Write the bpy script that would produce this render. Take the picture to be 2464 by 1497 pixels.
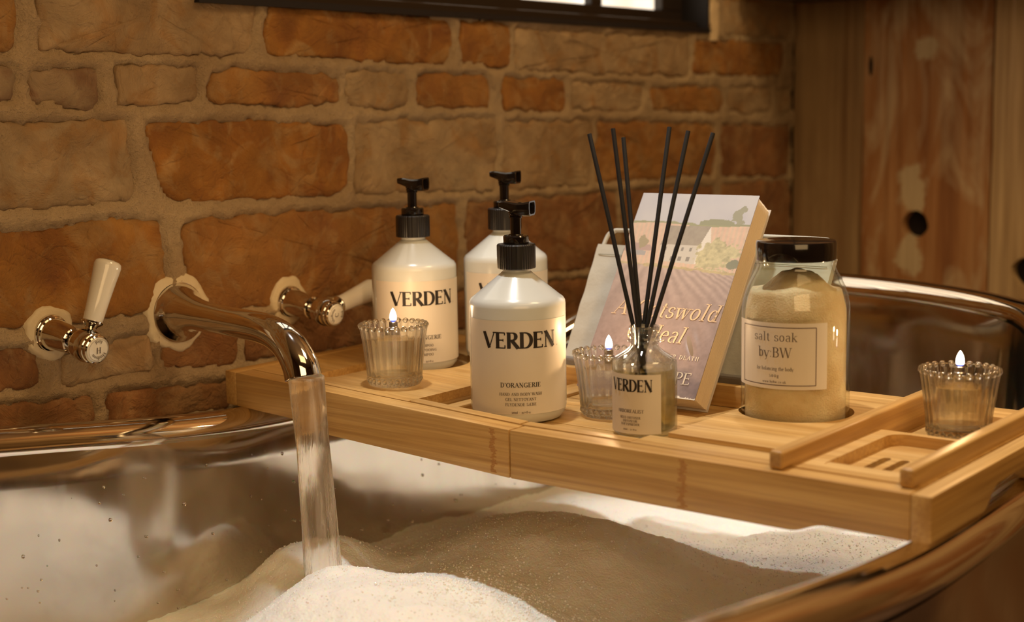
import bpy, bmesh, math, random
import numpy as np
from mathutils import Vector, noise
random.seed(7); RNG = np.random.default_rng(7)
for o in list(bpy.data.objects): bpy.data.objects.remove(o)
COL = bpy.context.scene.collection
SC = bpy.context.scene
PI = math.pi

# ------------------------------------------------------------------ camera
# All coordinates below are metres, X along the brick wall, Y towards it, Z up;
# heights are written relative to the lens and lifted by Z0 when linked.
Z0 = 0.85
F, CX, CY = 3431., 1232., 748.5
PITCH, ROLL, AZ = math.radians(7.92), math.radians(-1.05), math.radians(38.84)
FW = Vector((math.cos(AZ), math.sin(AZ), 0)); RT = Vector((math.sin(AZ), -math.cos(AZ), 0)); UP = Vector((0, 0, 1))
CF = FW*math.cos(PITCH) - UP*math.sin(PITCH)
CD = -UP*math.cos(PITCH) - FW*math.sin(PITCH)
_c, _s = math.cos(ROLL), math.sin(ROLL)
CXV = RT*_c - CD*_s; CYV = RT*_s + CD*_c
def ray(x, y): return CXV*((x-CX)/F) + CYV*((y-CY)/F) + CF
def atz(x, y, z): r = ray(x, y); return r*(z/r.z)
def aty(x, y, Y): r = ray(x, y); return r*(Y/r.y)
def atx(x, y, X): r = ray(x, y); return r*(X/r.x)
def atd(x, y, d): return ray(x, y)*d
cam_d = bpy.data.cameras.new('camera'); cam = bpy.data.objects.new('camera', cam_d); COL.objects.link(cam)
from mathutils import Matrix
M = Matrix((( CXV.x, -CYV.x, -CF.x, 0), (CXV.y, -CYV.y, -CF.y, 0), (CXV.z, -CYV.z, -CF.z, Z0), (0, 0, 0, 1)))
cam.matrix_world = M
cam_d.sensor_width = 36; cam_d.lens = F/2464*36; cam_d.clip_start = 0.02
cam_d.dof.use_dof = True; cam_d.dof.focus_distance = 1.13; cam_d.dof.aperture_fstop = 5.2
SC.camera = cam
# ------------------------------------------------------------------ view, world
SC.view_settings.view_transform = 'Standard'; SC.view_settings.look = 'None'
SC.view_settings.exposure = 0.0; SC.view_settings.gamma = 1.0; SC.view_settings.use_curve_mapping = False
w = bpy.data.worlds.new('world'); SC.world = w; w.use_nodes = True
w.node_tree.nodes['Background'].inputs[0].default_value = (1, .62, .32, 1)
w.node_tree.nodes['Background'].inputs[1].default_value = 0.08
SC.cycles.max_bounces = 14; SC.cycles.transmission_bounces = 12; SC.cycles.transparent_max_bounces = 16
SC.cycles.sample_clamp_indirect = 6; SC.cycles.caustics_refractive = True; SC.cycles.blur_glossy = 0.6
SC.cycles.use_denoising = True

# ------------------------------------------------------------------ lights
def light(name, kind, loc, target, energy, color, **kw):
    d = bpy.data.lights.new(name, kind); o = bpy.data.objects.new(name, d); COL.objects.link(o)
    d.energy = energy; d.color = color
    for k, v in kw.items(): setattr(d, k, v)
    o.location = (loc[0], loc[1], loc[2]+Z0)
    v = Vector(target)-Vector(loc); o.rotation_euler = v.to_track_quat('-Z', 'Y').to_euler()
    return o
light('ceiling_spot', 'SPOT', (.785, .78, 1.28), (.88, .34, -.22), 60, (1, .985, .93), spot_size=math.radians(38.5), spot_blend=.10, shadow_soft_size=.035)
light('bath_spot', 'SPOT', (1.50, .74, 1.26), (1.34, .26, -.25), 30, (1, .97, .90), spot_size=math.radians(42), spot_blend=.25, shadow_soft_size=.035)
light('wall_wash', 'AREA', (.35, -.3, 1.15), (1.1, .985, -.05), 3.2, (1, .64, .27), shape='RECTANGLE', size=.9, size_y=.5)
light('plank_wash', 'AREA', (1.1, -.1, 1.15), (1.876, .6, -.1), 9.0, (1, .70, .36), shape='RECTANGLE', size=.4, size_y=.4)  # added fill light to brighten the plank wall
light('room_fill', 'AREA', (-.45, -.75, .50), (.85, .55, -.28), 11.5, (1, .63, .28), shape='RECTANGLE', size=1.2, size_y=.8)

# ------------------------------------------------------------------ object helpers
def tag(o, label=None, cat=None, group=None, kind=None):
    if label: o['label'] = label
    if cat: o['category'] = cat
    if group: o['group'] = group
    if kind: o['kind'] = kind
    return o
ORIG = {}
def thing(name, org, label=None, cat=None, group=None, kind=None):
    o = bpy.data.objects.new(name, None); COL.objects.link(o); o.empty_display_size = .02
    o.location = (org[0], org[1], org[2]+Z0); ORIG[o] = Vector(org)
    return tag(o, label, cat, group, kind)
def mk(name, V, Fc, mat, parent=None, org=None, smooth=False, bev=0, seg=2, label=None, kind=None, colors=None):
    """V in lens-relative coordinates; stored relative to the thing's origin"""
    me = bpy.data.meshes.new(name)
    O = ORIG.get(parent) if parent is not None else Vector(org if org else (0, 0, 0))
    V = [(v[0]-O[0], v[1]-O[1], v[2]-O[2]) for v in V]
    me.from_pydata(V, [], Fc); me.update()
    bm = bmesh.new(); bm.from_mesh(me)
    if bev:
        es = [e for e in bm.edges if len(e.link_faces) == 2 and e.calc_face_angle(0) > .5]
        bmesh.ops.bevel(bm, geom=es, offset=bev, segments=seg, profile=.6, affect='EDGES', clamp_overlap=True)
    bmesh.ops.recalc_face_normals(bm, faces=bm.faces)
    bm.to_mesh(me); bm.free()
    me.materials.append(mat)
    if smooth:
        me.polygons.foreach_set('use_smooth', [True]*len(me.polygons))
        if smooth != 'all': me.set_sharp_from_angle(angle=math.radians(38 if smooth is True else smooth))
    o = bpy.data.objects.new(name, me); COL.objects.link(o)
    if parent is not None: o.parent = parent; ORIG[o] = O
    else: o.location = (O[0], O[1], O[2]+Z0); ORIG[o] = O
    if label: o['label'] = label
    if kind: o['kind'] = kind
    return o
def boxv(x0, x1, y0, y1, z0, z1):
    V = [(x, y, z) for x in (x0, x1) for y in (y0, y1) for z in (z0, z1)]
    return V, [(0, 1, 3, 2), (4, 6, 7, 5), (0, 4, 5, 1), (2, 3, 7, 6), (0, 2, 6, 4), (1, 5, 7, 3)]
def merge(*parts):
    V, Fc = [], []
    for v, f in parts:
        n = len(V); V += list(v); Fc += [tuple(i+n for i in q) for q in f]
    return V, Fc
def lathe(prof, n, c, rmod=None, close=False, ax=None):
    """prof: (r, z) from c; ax=(axis,u,v) basis for other axes"""
    a, u, v = ax or (Vector((0, 0, 1)), Vector((1, 0, 0)), Vector((0, 1, 0)))
    c = Vector(c); V = []; Fc = []
    m = len(prof)
    for i, (r, z) in enumerate(prof):
        for k in range(n):
            t = 2*PI*k/n; rr = r*(rmod(t, i) if rmod else 1)
            V.append(c + a*z + u*(rr*math.cos(t)) + v*(rr*math.sin(t)))
    for i in range(m-1 if not close else m):
        j = (i+1) % m
        for k in range(n):
            k2 = (k+1) % n; Fc.append((i*n+k, i*n+k2, j*n+k2, j*n+k))
    if not close:
        if prof[0][0] > 1e-6: Fc.append(tuple(range(n))[::-1])
        if prof[-1][0] > 1e-6: Fc.append(tuple((m-1)*n+k for k in range(n)))
    return V, Fc
def basis(d):
    d = Vector(d).normalized(); h = Vector((0, 0, 1)) if abs(d.z) < .9 else Vector((1, 0, 0))
    u = h.cross(d).normalized(); return d, u, d.cross(u)
def tube(path, rad, n=24, sq=None, cap=True):
    P = [Vector(p) for p in path]; V = []; Fc = []; m = len(P)
    R = rad if hasattr(rad, '__len__') else [rad]*m
    up = None
    for i, p in enumerate(P):
        t = (P[min(i+1, m-1)]-P[max(i-1, 0)]).normalized()
        if up is None: _, up, _ = basis(t)
        up = (up - t*up.dot(t)).normalized(); s = t.cross(up)
        for k in range(n):
            a = 2*PI*k/n; V.append(p+up*(R[i]*math.cos(a))+s*(R[i]*math.sin(a)))
    for i in range(m-1):
        for k in range(n):
            k2 = (k+1) % n; Fc.append((i*n+k, i*n+k2, (i+1)*n+k2, (i+1)*n+k))
    if cap: Fc.append(tuple(range(n))[::-1]); Fc.append(tuple((m-1)*n+k for k in range(n)))
    return V, Fc
def extrude(poly, z0, z1, plane='xy'):
    """poly 2-D points; plane xy -> along z, xz -> along y, yz -> along x"""
    n = len(poly); f = {'xy': lambda a, b, h: (a, b, h), 'xz': lambda a, b, h: (a, h, b), 'yz': lambda a, b, h: (h, a, b)}[plane]
    V = [f(a, b, z0) for a, b in poly]+[f(a, b, z1) for a, b in poly]
    Fc = [tuple(range(n))[::-1], tuple(range(n, 2*n))]+[(i, (i+1) % n, n+(i+1) % n, n+i) for i in range(n)]
    return V, Fc
def catmull(pts, n, closed=False):
    P = [Vector(p) for p in pts]; m = len(P); out = []
    segs = m if closed else m-1
    for i in range(segs):
        p = [P[(i+k) % m] if closed else P[min(max(i+k, 0), m-1)] for k in (-1, 0, 1, 2)]
        for j in range(n):
            t = j/n
            out.append(.5*((2*p[1])+(p[2]-p[0])*t+(2*p[0]-5*p[1]+4*p[2]-p[3])*t*t+(3*p[1]-p[0]-3*p[2]+p[3])*t**3))
    if not closed: out.append(P[-1])
    return out
def fbm(p, o=4):
    return noise.fractal(Vector(p), 1.0, 2.0, o, noise_basis='PERLIN_ORIGINAL')
def plate_with_holes(outer, holes, z0, z1):
    """flat plate with through holes; loops of xy points"""
    bm = bmesh.new(); es = []
    for lp in [outer]+holes:
        vs = [bm.verts.new((a, b, z1)) for a, b in lp]
        es += [bm.edges.new((vs[i], vs[(i+1) % len(vs)])) for i in range(len(vs))]
    r = bmesh.ops.triangle_fill(bm, use_beauty=True, use_dissolve=False, edges=es, normal=(0, 0, 1))
    top = list(bm.faces)
    ext = bmesh.ops.extrude_face_region(bm, geom=top)
    for v in [g for g in ext['geom'] if isinstance(g, bmesh.types.BMVert)]: v.co.z = z0
    bm.faces.ensure_lookup_table(); bm.verts.ensure_lookup_table()
    bm.verts.index_update()
    V = [tuple(v.co) for v in bm.verts]; Fc = [tuple(v.index for v in f.verts) for f in bm.faces]
    bm.free(); return V, Fc
def rrect(x0, x1, y0, y1, r, n=6):
    out = []
    for cx, cy, a in ((x1-r, y1-r, 0), (x0+r, y1-r, 90), (x0+r, y0+r, 180), (x1-r, y0+r, 270)):
        for k in range(n+1):
            t = math.radians(a+90*k/n); out.append((cx+r*math.cos(t), cy+r*math.sin(t)))
    return out
def circ(cx, cy, r, n=48): return [(cx+r*math.cos(2*PI*k/n), cy+r*math.sin(2*PI*k/n)) for k in range(n)]

# ------------------------------------------------------------------ materials
def newmat(name):
    m = bpy.data.materials.new(name); m.use_nodes = True
    return m, m.node_tree.nodes, m.node_tree.links, m.node_tree.nodes['Principled BSDF']
def pbr(name, col, rough=.5, metal=0, trans=0, ior=1.45, coat=0, sss=0, bump=None, emit=None, spec=None):
    m, N, L, b = newmat(name)
    b.inputs['Base Color'].default_value = (*col, 1); b.inputs['Roughness'].default_value = rough
    b.inputs['Metallic'].default_value = metal; b.inputs['Transmission Weight'].default_value = trans
    b.inputs['IOR'].default_value = ior; b.inputs['Coat Weight'].default_value = coat
    b.inputs['Coat Roughness'].default_value = .05
    if spec is not None: b.inputs['Specular IOR Level'].default_value = spec
    if sss: b.inputs['Subsurface Weight'].default_value = sss; b.inputs['Subsurface Scale'].default_value = .01
    if emit: b.inputs['Emission Color'].default_value = (*emit[0], 1); b.inputs['Emission Strength'].default_value = emit[1]
    if bump:
        sc, st, dist = bump
        t = N.new('ShaderNodeTexCoord'); n = N.new('ShaderNodeTexNoise'); n.inputs['Scale'].default_value = sc; n.inputs['Detail'].default_value = 5
        bp = N.new('ShaderNodeBump'); bp.inputs['Strength'].default_value = st; bp.inputs['Distance'].default_value = dist
        L.new(t.outputs['Object'], n.inputs['Vector']); L.new(n.outputs[0], bp.inputs['Height']); L.new(bp.outputs[0], b.inputs['Normal'])
    return m
class NT:
    """small node-tree writer"""
    def __init__(s, name): s.m, s.N, s.L, s.b = newmat(name); s.tc = s.N.new('ShaderNodeTexCoord')
    def n(s, typ, ins=None, **kw):
        x = s.N.new(typ)
        for k, v in kw.items(): setattr(x, k, v)
        for k, v in (ins or {}).items():
            if isinstance(v, bpy.types.NodeSocket): s.L.new(v, x.inputs[k])
            else: x.inputs[k].default_value = v
        return x
    def mapped(s, scale=(1, 1, 1), coord='Object', loc=(0, 0, 0)):
        return s.n('ShaderNodeMapping', {'Vector': s.tc.outputs[coord], 'Scale': scale, 'Location': loc}).outputs[0]
    def noise(s, vec, scale, detail=5, rough=.55, dist=0):
        return s.n('ShaderNodeTexNoise', {'Vector': vec, 'Scale': scale, 'Detail': detail, 'Roughness': rough, 'Distortion': dist}).outputs[0]
    def ramp(s, fac, stops):
        r = s.n('ShaderNodeValToRGB', {'Fac': fac}); e = r.color_ramp.elements
        while len(e) < len(stops): e.new(.5)
        for i, (p, c) in enumerate(stops): e[i].position = p; e[i].color = (*c, 1) if len(c) == 3 else c
        return r.outputs[0]
    def mix(s, fac, a, b, mode='MIX'):
        x = s.n('ShaderNodeMix', data_type='RGBA', blend_type=mode)
        for i, v in ((0, fac), (6, a), (7, b)):
            if isinstance(v, bpy.types.NodeSocket): s.L.new(v, x.inputs[i])
            else: x.inputs[i].default_value = (*v, 1) if isinstance(v, tuple) and len(v) == 3 else v
        return x.outputs[2]
    def math(s, op, a, b=0.0):
        x = s.n('ShaderNodeMath', operation=op)
        for i, v in ((0, a), (1, b)):
            if isinstance(v, bpy.types.NodeSocket): s.L.new(v, x.inputs[i])
            else: x.inputs[i].default_value = v
        return x.outputs[0]
    def bump(s, h, strength=.5, dist=.001, prev=None):
        d = {'Height': h, 'Strength': strength, 'Distance': dist}
        if prev: d['Normal'] = prev
        return s.n('ShaderNodeBump', d).outputs[0]
    def done(s, col=None, rough=None, normal=None, **kw):
        for k, v in (('Base Color', col), ('Roughness', rough), ('Normal', normal)):
            if v is None: continue
            if isinstance(v, bpy.types.NodeSocket): s.L.new(v, s.b.inputs[k])
            else: s.b.inputs[k].default_value = (*v, 1) if isinstance(v, tuple) and len(v) == 3 else v
        for k, v in kw.items(): s.b.inputs[k.replace('_', ' ')].default_value = v
        return s.m

def brick_mat(name, a, b, c, patch):
    t = NT(name); v = t.mapped(); oi = t.n('ShaderNodeObjectInfo').outputs['Random']
    vv = t.n('ShaderNodeVectorMath', {0: v, 1: t.n('ShaderNodeCombineXYZ', {'X': t.math('MULTIPLY', oi, 7.0), 'Z': t.math('MULTIPLY', oi, 3.0)}).outputs[0]}, operation='ADD').outputs[0]
    n1 = t.noise(vv, 13, 6, .6, .6); n2 = t.noise(vv, 55, 6, .7); n3 = t.noise(vv, 24, 4, .55, 1.4)
    base = t.ramp(n1, [(.32, a), (.5, b), (.68, c)])
    m = t.ramp(n3, [(.5, (0, 0, 0)), (.66, (1, 1, 1))])
    col = t.mix(t.math('MULTIPLY', m, .75), base, patch)
    col = t.mix(.35, col, t.ramp(n2, [(.3, (.45, .45, .45)), (.7, (1, 1, 1))]), 'MULTIPLY')
    col = t.mix(t.math('MULTIPLY', oi, .22), col, (.30, .16, .07))
    crk = t.n('ShaderNodeTexVoronoi', {'Vector': t.mix(.12, vv, t.n('ShaderNodeTexNoise', {'Vector': vv, 'Scale': 20.}).outputs[1]), 'Scale': 16.}, feature='DISTANCE_TO_EDGE').outputs[0]
    crk = t.ramp(crk, [(0, (0, 0, 0)), (.05, (1, 1, 1))])
    h = t.bump(t.noise(vv, 26, 9, .68, .8), 1.0, .012)
    h = t.bump(t.noise(vv, 160, 4, .7), .5, .0012, h)
    h = t.bump(crk, .35, .0018, h)
    return t.done(col, .92, h)
M_ORANGE = brick_mat('brick_orange', (.25, .085, .014), (.38, .155, .024), (.47, .22, .045), (.46, .27, .10))
M_TAN = brick_mat('brick_tan', (.34, .21, .095), (.46, .31, .16), (.53, .38, .21), (.40, .21, .07))
M_GREY = brick_mat('brick_grey', (.22, .14, .08), (.33, .22, .12), (.42, .29, .16), (.24, .11, .05))
M_RED = brick_mat('brick_dark_red', (.20, .075, .022), (.31, .125, .035), (.38, .18, .06), (.42, .24, .10))
def mortar_mat():
    t = NT('mortar'); v = t.mapped()
    n1 = t.noise(v, 9, 5, .6); n2 = t.noise(v, 90, 6, .7); n3 = t.noise(v, 420, 3, .7)
    col = t.ramp(n1, [(.3, (.33, .215, .11)), (.55, (.43, .30, .165)), (.75, (.49, .36, .205))])
    col = t.mix(.35, col, t.ramp(n2, [(.3, (.5, .5, .5)), (.65, (1, 1, 1))]), 'MULTIPLY')
    h = t.bump(n2, 1.0, .0045); h = t.bump(n3, 1.0, .0016, h)
    return t.done(col, .95, h)
M_MORTAR = mortar_mat()
def bamboo_mat(name, axis='y', tint=1.0):
    t = NT(name); s = {'y': (60, 1.6, 60), 'x': (1.6, 60, 60)}[axis]; s2 = {'y': (420, 7, 420), 'x': (7, 420, 420)}[axis]
    v = t.mapped(s); v2 = t.mapped(s2); v3 = t.mapped((9, 9, 9))
    n1 = t.noise(v, 1.0, 4, .6); n2 = t.noise(v2, 1.0, 3, .6); n3 = t.noise(v3, 1, 3)
    c1 = t.ramp(n1, [(.30, (.50*tint, .27*tint, .070*tint)), (.5, (.64*tint, .385*tint, .125*tint)), (.72, (.74*tint, .49*tint, .20*tint))])
    c1 = t.mix(.55, c1, t.ramp(n2, [(.35, (.55, .45, .36)), (.62, (1, 1, 1))]), 'MULTIPLY')
    c1 = t.mix(t.math('MULTIPLY', t.ramp(n3, [(.45, (0, 0, 0)), (.8, (1, 1, 1))]), .3), c1, (.66, .37, .12))
    h = t.bump(n2, .25, .0004)
    return t.done(c1, t.math('ADD', t.math('MULTIPLY', n2, .2), .33), h)
M_BAM = bamboo_mat('bamboo_long_grain', 'y', .88); M_BAMX = bamboo_mat('bamboo_cross_grain', 'x', .86)
M_NODE = pbr('bamboo_node', (.42, .19, .05), .5, bump=(300, .6, .001))
def plank_mat(name, cols, patch, patchcol, streak=.5, spots=()):
    t = NT(name); v = t.mapped((26, 26, 1.6)); v2 = t.mapped((120, 120, 4))
    n1 = t.noise(v, 1, 5, .6, .8); n2 = t.noise(v2, 1, 4, .6); n3 = t.noise(t.mapped((14, 14, 5), loc=(0, .35, .1)), 1, 5, .65, .8); n4 = t.noise(t.mapped((1, 40, 30)), 1, 6, .7, .6)
    c = t.ramp(n1, [(.32, cols[0]), (.5, cols[1]), (.68, cols[2])])
    c = t.mix(t.math('MULTIPLY', t.ramp(n3, [(.5, (0, 0, 0)), (.62, (1, 1, 1))]), patch), c, patchcol)
    for (y, z, ry, rz) in spots:      # old filler left on the board
        d = t.n('ShaderNodeVectorMath', {0: t.mapped((0, 1/ry, 1/rz), loc=(0, -y/ry, -z/rz))}, operation='LENGTH').outputs[1]
        c = t.mix(t.ramp(t.math('MULTIPLY', t.math('ADD', d, t.math('MULTIPLY', n4, 1.6)), .5), [(.68, (1, 1, 1)), (.80, (0, 0, 0))]), c, (.60, .47, .28))
    c = t.mix(streak, c, t.ramp(n2, [(.3, (.5, .45, .4)), (.65, (1, 1, 1))]), 'MULTIPLY')
    return t.done(c, .75, t.bump(n2, .5, .0015))
M_PL1 = plank_mat('plank_pale', ((.25, .14, .058), (.34, .215, .10), (.42, .29, .145)), .3, (.25, .14, .06))
M_PL2 = plank_mat('plank_reddish', ((.24, .09, .028), (.40, .18, .06), (.50, .28, .12)), .8, (.62, .46, .27), spots=((.800, -.118, .030, .045), (.803, -.205, .026, .040), (.785, .075, .022, .03)))
M_PL3 = plank_mat('plank_striped', ((.38, .22, .09), (.58, .40, .20), (.66, .48, .27)), .1, (.4, .22, .1), .75)
M_DARKHOLE = pbr('knot_hole_dark', (.012, .008, .006), .9)
def metal_mat(name, col, rough, smear=.0, wob=None):
    t = NT(name); v = t.mapped((18, 18, 5))
    n = t.noise(v, 1.5, 5, .65, .5)
    r = t.math('ADD', t.math('MULTIPLY', t.ramp(n, [(.35, (0, 0, 0)), (.75, (1, 1, 1))]), smear), rough)
    h = None
    if wob: h = t.bump(t.noise(t.mapped(), wob[0], 2, .4), wob[1], wob[2])
    return t.done(col, r, h, Metallic=1.0)
M_CHROME = metal_mat('chrome', (.74, .72, .69), .045, .05)
M_TUB = metal_mat('polished_nickel', (.78, .71, .62), .05, .05, (7, .25, .004))
M_TUBIN = metal_mat('worn_nickel_inside', (.64, .59, .52), .075, .09, (9, .3, .004))
M_PORC = pbr('white_porcelain', (.80, .76, .68), .12, coat=.6)
M_INK = pbr('black_ink', (.018, .013, .010), .5)
M_INKG = pbr('grey_ink', (.13, .10, .08), .5)
M_PLASTIC = pbr('pale_grey_plastic', (.64, .67, .66), .22, coat=.35, spec=.5)
M_LABEL = pbr('label_paper', (.71, .66, .59), .42)
M_BLACKM = pbr('black_matte_cap', (.010, .008, .008), .42)
M_BLACKG = pbr('black_gloss_plastic', (.010, .007, .006), .12, coat=.5)
M_REED = pbr('black_reed', (.010, .009, .010), .7, bump=(900, .4, .0003))
def glass_mat(name, col=(1, 1, 1), rough=.0, ior=1.47):
    return pbr(name, col, rough, trans=1.0, ior=ior)
def glassy(name, col, clear, ior=1.47, tcol=None):
    """glass with a share of unbent transmission, so that it lets lamp light in"""
    m = glass_mat(name, col, 0, ior); N, L = m.node_tree.nodes, m.node_tree.links; b = N['Principled BSDF']
    tr = N.new('ShaderNodeBsdfTransparent'); tr.inputs[0].default_value = (*(tcol or col), 1)
    gl = N.new('ShaderNodeBsdfGlossy'); gl.inputs['Roughness'].default_value = .02
    lw = N.new('ShaderNodeLayerWeight'); pw = N.new('ShaderNodeMath'); pw.operation = 'POWER'; pw.inputs[1].default_value = 4.5; L.new(lw.outputs['Facing'], pw.inputs[0])
    fr = N.new('ShaderNodeMath'); fr.operation = 'MULTIPLY_ADD'; fr.inputs[1].default_value = .75; fr.inputs[2].default_value = .04; L.new(pw.outputs[0], fr.inputs[0])
    m1 = N.new('ShaderNodeMixShader'); L.new(fr.outputs[0], m1.inputs[0]); L.new(tr.outputs[0], m1.inputs[1]); L.new(gl.outputs[0], m1.inputs[2])
    m2 = N.new('ShaderNodeMixShader'); m2.inputs[0].default_value = clear; L.new(b.outputs[0], m2.inputs[1]); L.new(m1.outputs[0], m2.inputs[2])
    L.new(m2.outputs[0], N['Material Output'].inputs[0]); return m
M_GLASS = glassy('clear_glass', (.99, .99, .96), .22)
M_GLASSJ = glassy('jar_glass', (.97, .985, .95), 1.0, 1.5)
M_GLASSB = glassy('bottle_glass', (.97, .98, .95), .7)
M_OIL = glassy('diffuser_oil', (.93, .86, .55), .6, 1.40, (.95, .90, .68))
M_GEL = glassy('lamp_oil', (.99, .97, .90), .35, 1.38)
M_BRASS = pbr('wick_metal', (.35, .30, .25), .3, metal=1)
M_SEAL = pbr('cream_sealant', (.62, .50, .32), .5, bump=(120, .7, .002))
M_FABRIC = pbr('grey_fabric', (.50, .49, .44), .6, bump=(60, .35, .003))
M_STITCH = pbr('olive_stitch', (.22, .21, .13), .8)
M_PAGES = None
def pages_mat():
    t = NT('page_edges'); n = t.noise(t.mapped((2, 2, 2)), 2, 3)
    n2 = t.n('ShaderNodeTexWave', {'Vector': t.tc.outputs['UV'], 'Scale': 1.0}).outputs[1]
    return t.done((.78, .66, .49), .8, t.bump(t.noise(t.mapped((1500, 8, 8)), 1, 3), .4, .0004))
M_PAGES = pages_mat()
def salt_mat():
    t = NT('bath_salt'); v = t.mapped()
    n1 = t.noise(t.mapped((1, 1, 1)), 28, 4, .6, .3); n2 = t.noise(v, 700, 3, .7)
    c = t.ramp(n1, [(.35, (.70, .50, .29)), (.6, (.86, .70, .50)), (.75, (.93, .82, .66))])
    return t.done(c, .55, t.bump(n2, .9, .0012), Subsurface_Weight=.15, Subsurface_Scale=.005)
M_SALT = salt_mat()
def foam_mat():
    t = NT('bath_foam'); v = t.mapped()
    vo = t.n('ShaderNodeTexVoronoi', {'Vector': v, 'Scale': 420.}).outputs[0]
    vo2 = t.n('ShaderNodeTexVoronoi', {'Vector': v, 'Scale': 900.}).outputs[0]
    n = t.noise(v, 45, 5, .6)
    h = t.bump(n, .25, .004); h = t.bump(vo, .45, -.0011, h); h = t.bump(vo2, .4, -.0005, h)
    col = t.ramp(t.noise(v, 12, 4), [(.3, (.86, .84, .80)), (.7, (.93, .92, .89))])
    return t.done(col, .62, h, Subsurface_Weight=.6, Subsurface_Scale=.010, Specular_IOR_Level=.35)
M_FOAM = foam_mat()
M_BUBBLE = pbr('soap_bubble_glint', (.95, .94, .92), .16, spec=.8)
def stream_mat():
    t = NT('running_water'); v = t.mapped((150, 150, 6)); n = t.noise(v, 1, 4, .6, .3); n2 = t.noise(t.mapped((420, 420, 12)), 1, 3, .6)
    h = t.bump(n, .7, .004); h = t.bump(n2, .5, .0012, h)
    m = t.done((.97, .93, .86), .12, h, Transmission_Weight=1.0, IOR=1.22)
    d = t.n('ShaderNodeBsdfTranslucent', {'Color': (.92, .84, .72, 1)}); df = t.n('ShaderNodeBsdfDiffuse', {'Color': (.92, .84, .72, 1)})
    a = t.n('ShaderNodeAddShader'); t.L.new(d.outputs[0], a.inputs[0]); t.L.new(df.outputs[0], a.inputs[1])
    f = t.ramp(n, [(.42, (.02,)*3), (.70, (.20,)*3)]); mx = t.n('ShaderNodeMixShader', {0: f})
    t.L.new(t.b.outputs[0], mx.inputs[1]); t.L.new(a.outputs[0], mx.inputs[2])
    t.L.new(mx.outputs[0], t.N['Material Output'].inputs[0]); return m
M_STREAM = stream_mat()
M_DROP = glass_mat('water_drop', (1, 1, 1), 0, 1.33)
M_FRAME = pbr('black_window_frame', (.022, .014, .010), .35)
M_REVEAL = pbr('dark_reveal_paint', (.012, .010, .012), .5)
def pane_mat():
    t = NT('fluted_lit_glass'); v = t.mapped()
    wv = t.n('ShaderNodeTexNoise', {'Vector': t.mapped((9, 1, 2)), 'Scale': 1.0, 'Detail': 3.}).outputs[0]
    c = t.ramp(wv, [(.35, (.80, .66, .50)), (.6, (1, .93, .80))])
    t.L.new(c, t.b.inputs['Emission Color']); return t.done((.5, .45, .4), .15, Emission_Strength=1.3)
M_PANE = pane_mat()
M_PLASTER = pbr('room_plaster', (.15, .09, .05), .9, bump=(40, .3, .002))
M_FLOOR = None
def floor_mat():
    t = NT('dark_floorboards'); n = t.noise(t.mapped((4, 60, 4)), 1, 4)
    return t.done(t.ramp(n, [(.3, (.06, .03, .014)), (.7, (.14, .075, .035))]), .5)
M_FLOOR = floor_mat()
M_CEIL = pbr('ceiling_paint', (.40, .30, .20), .9)

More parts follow.
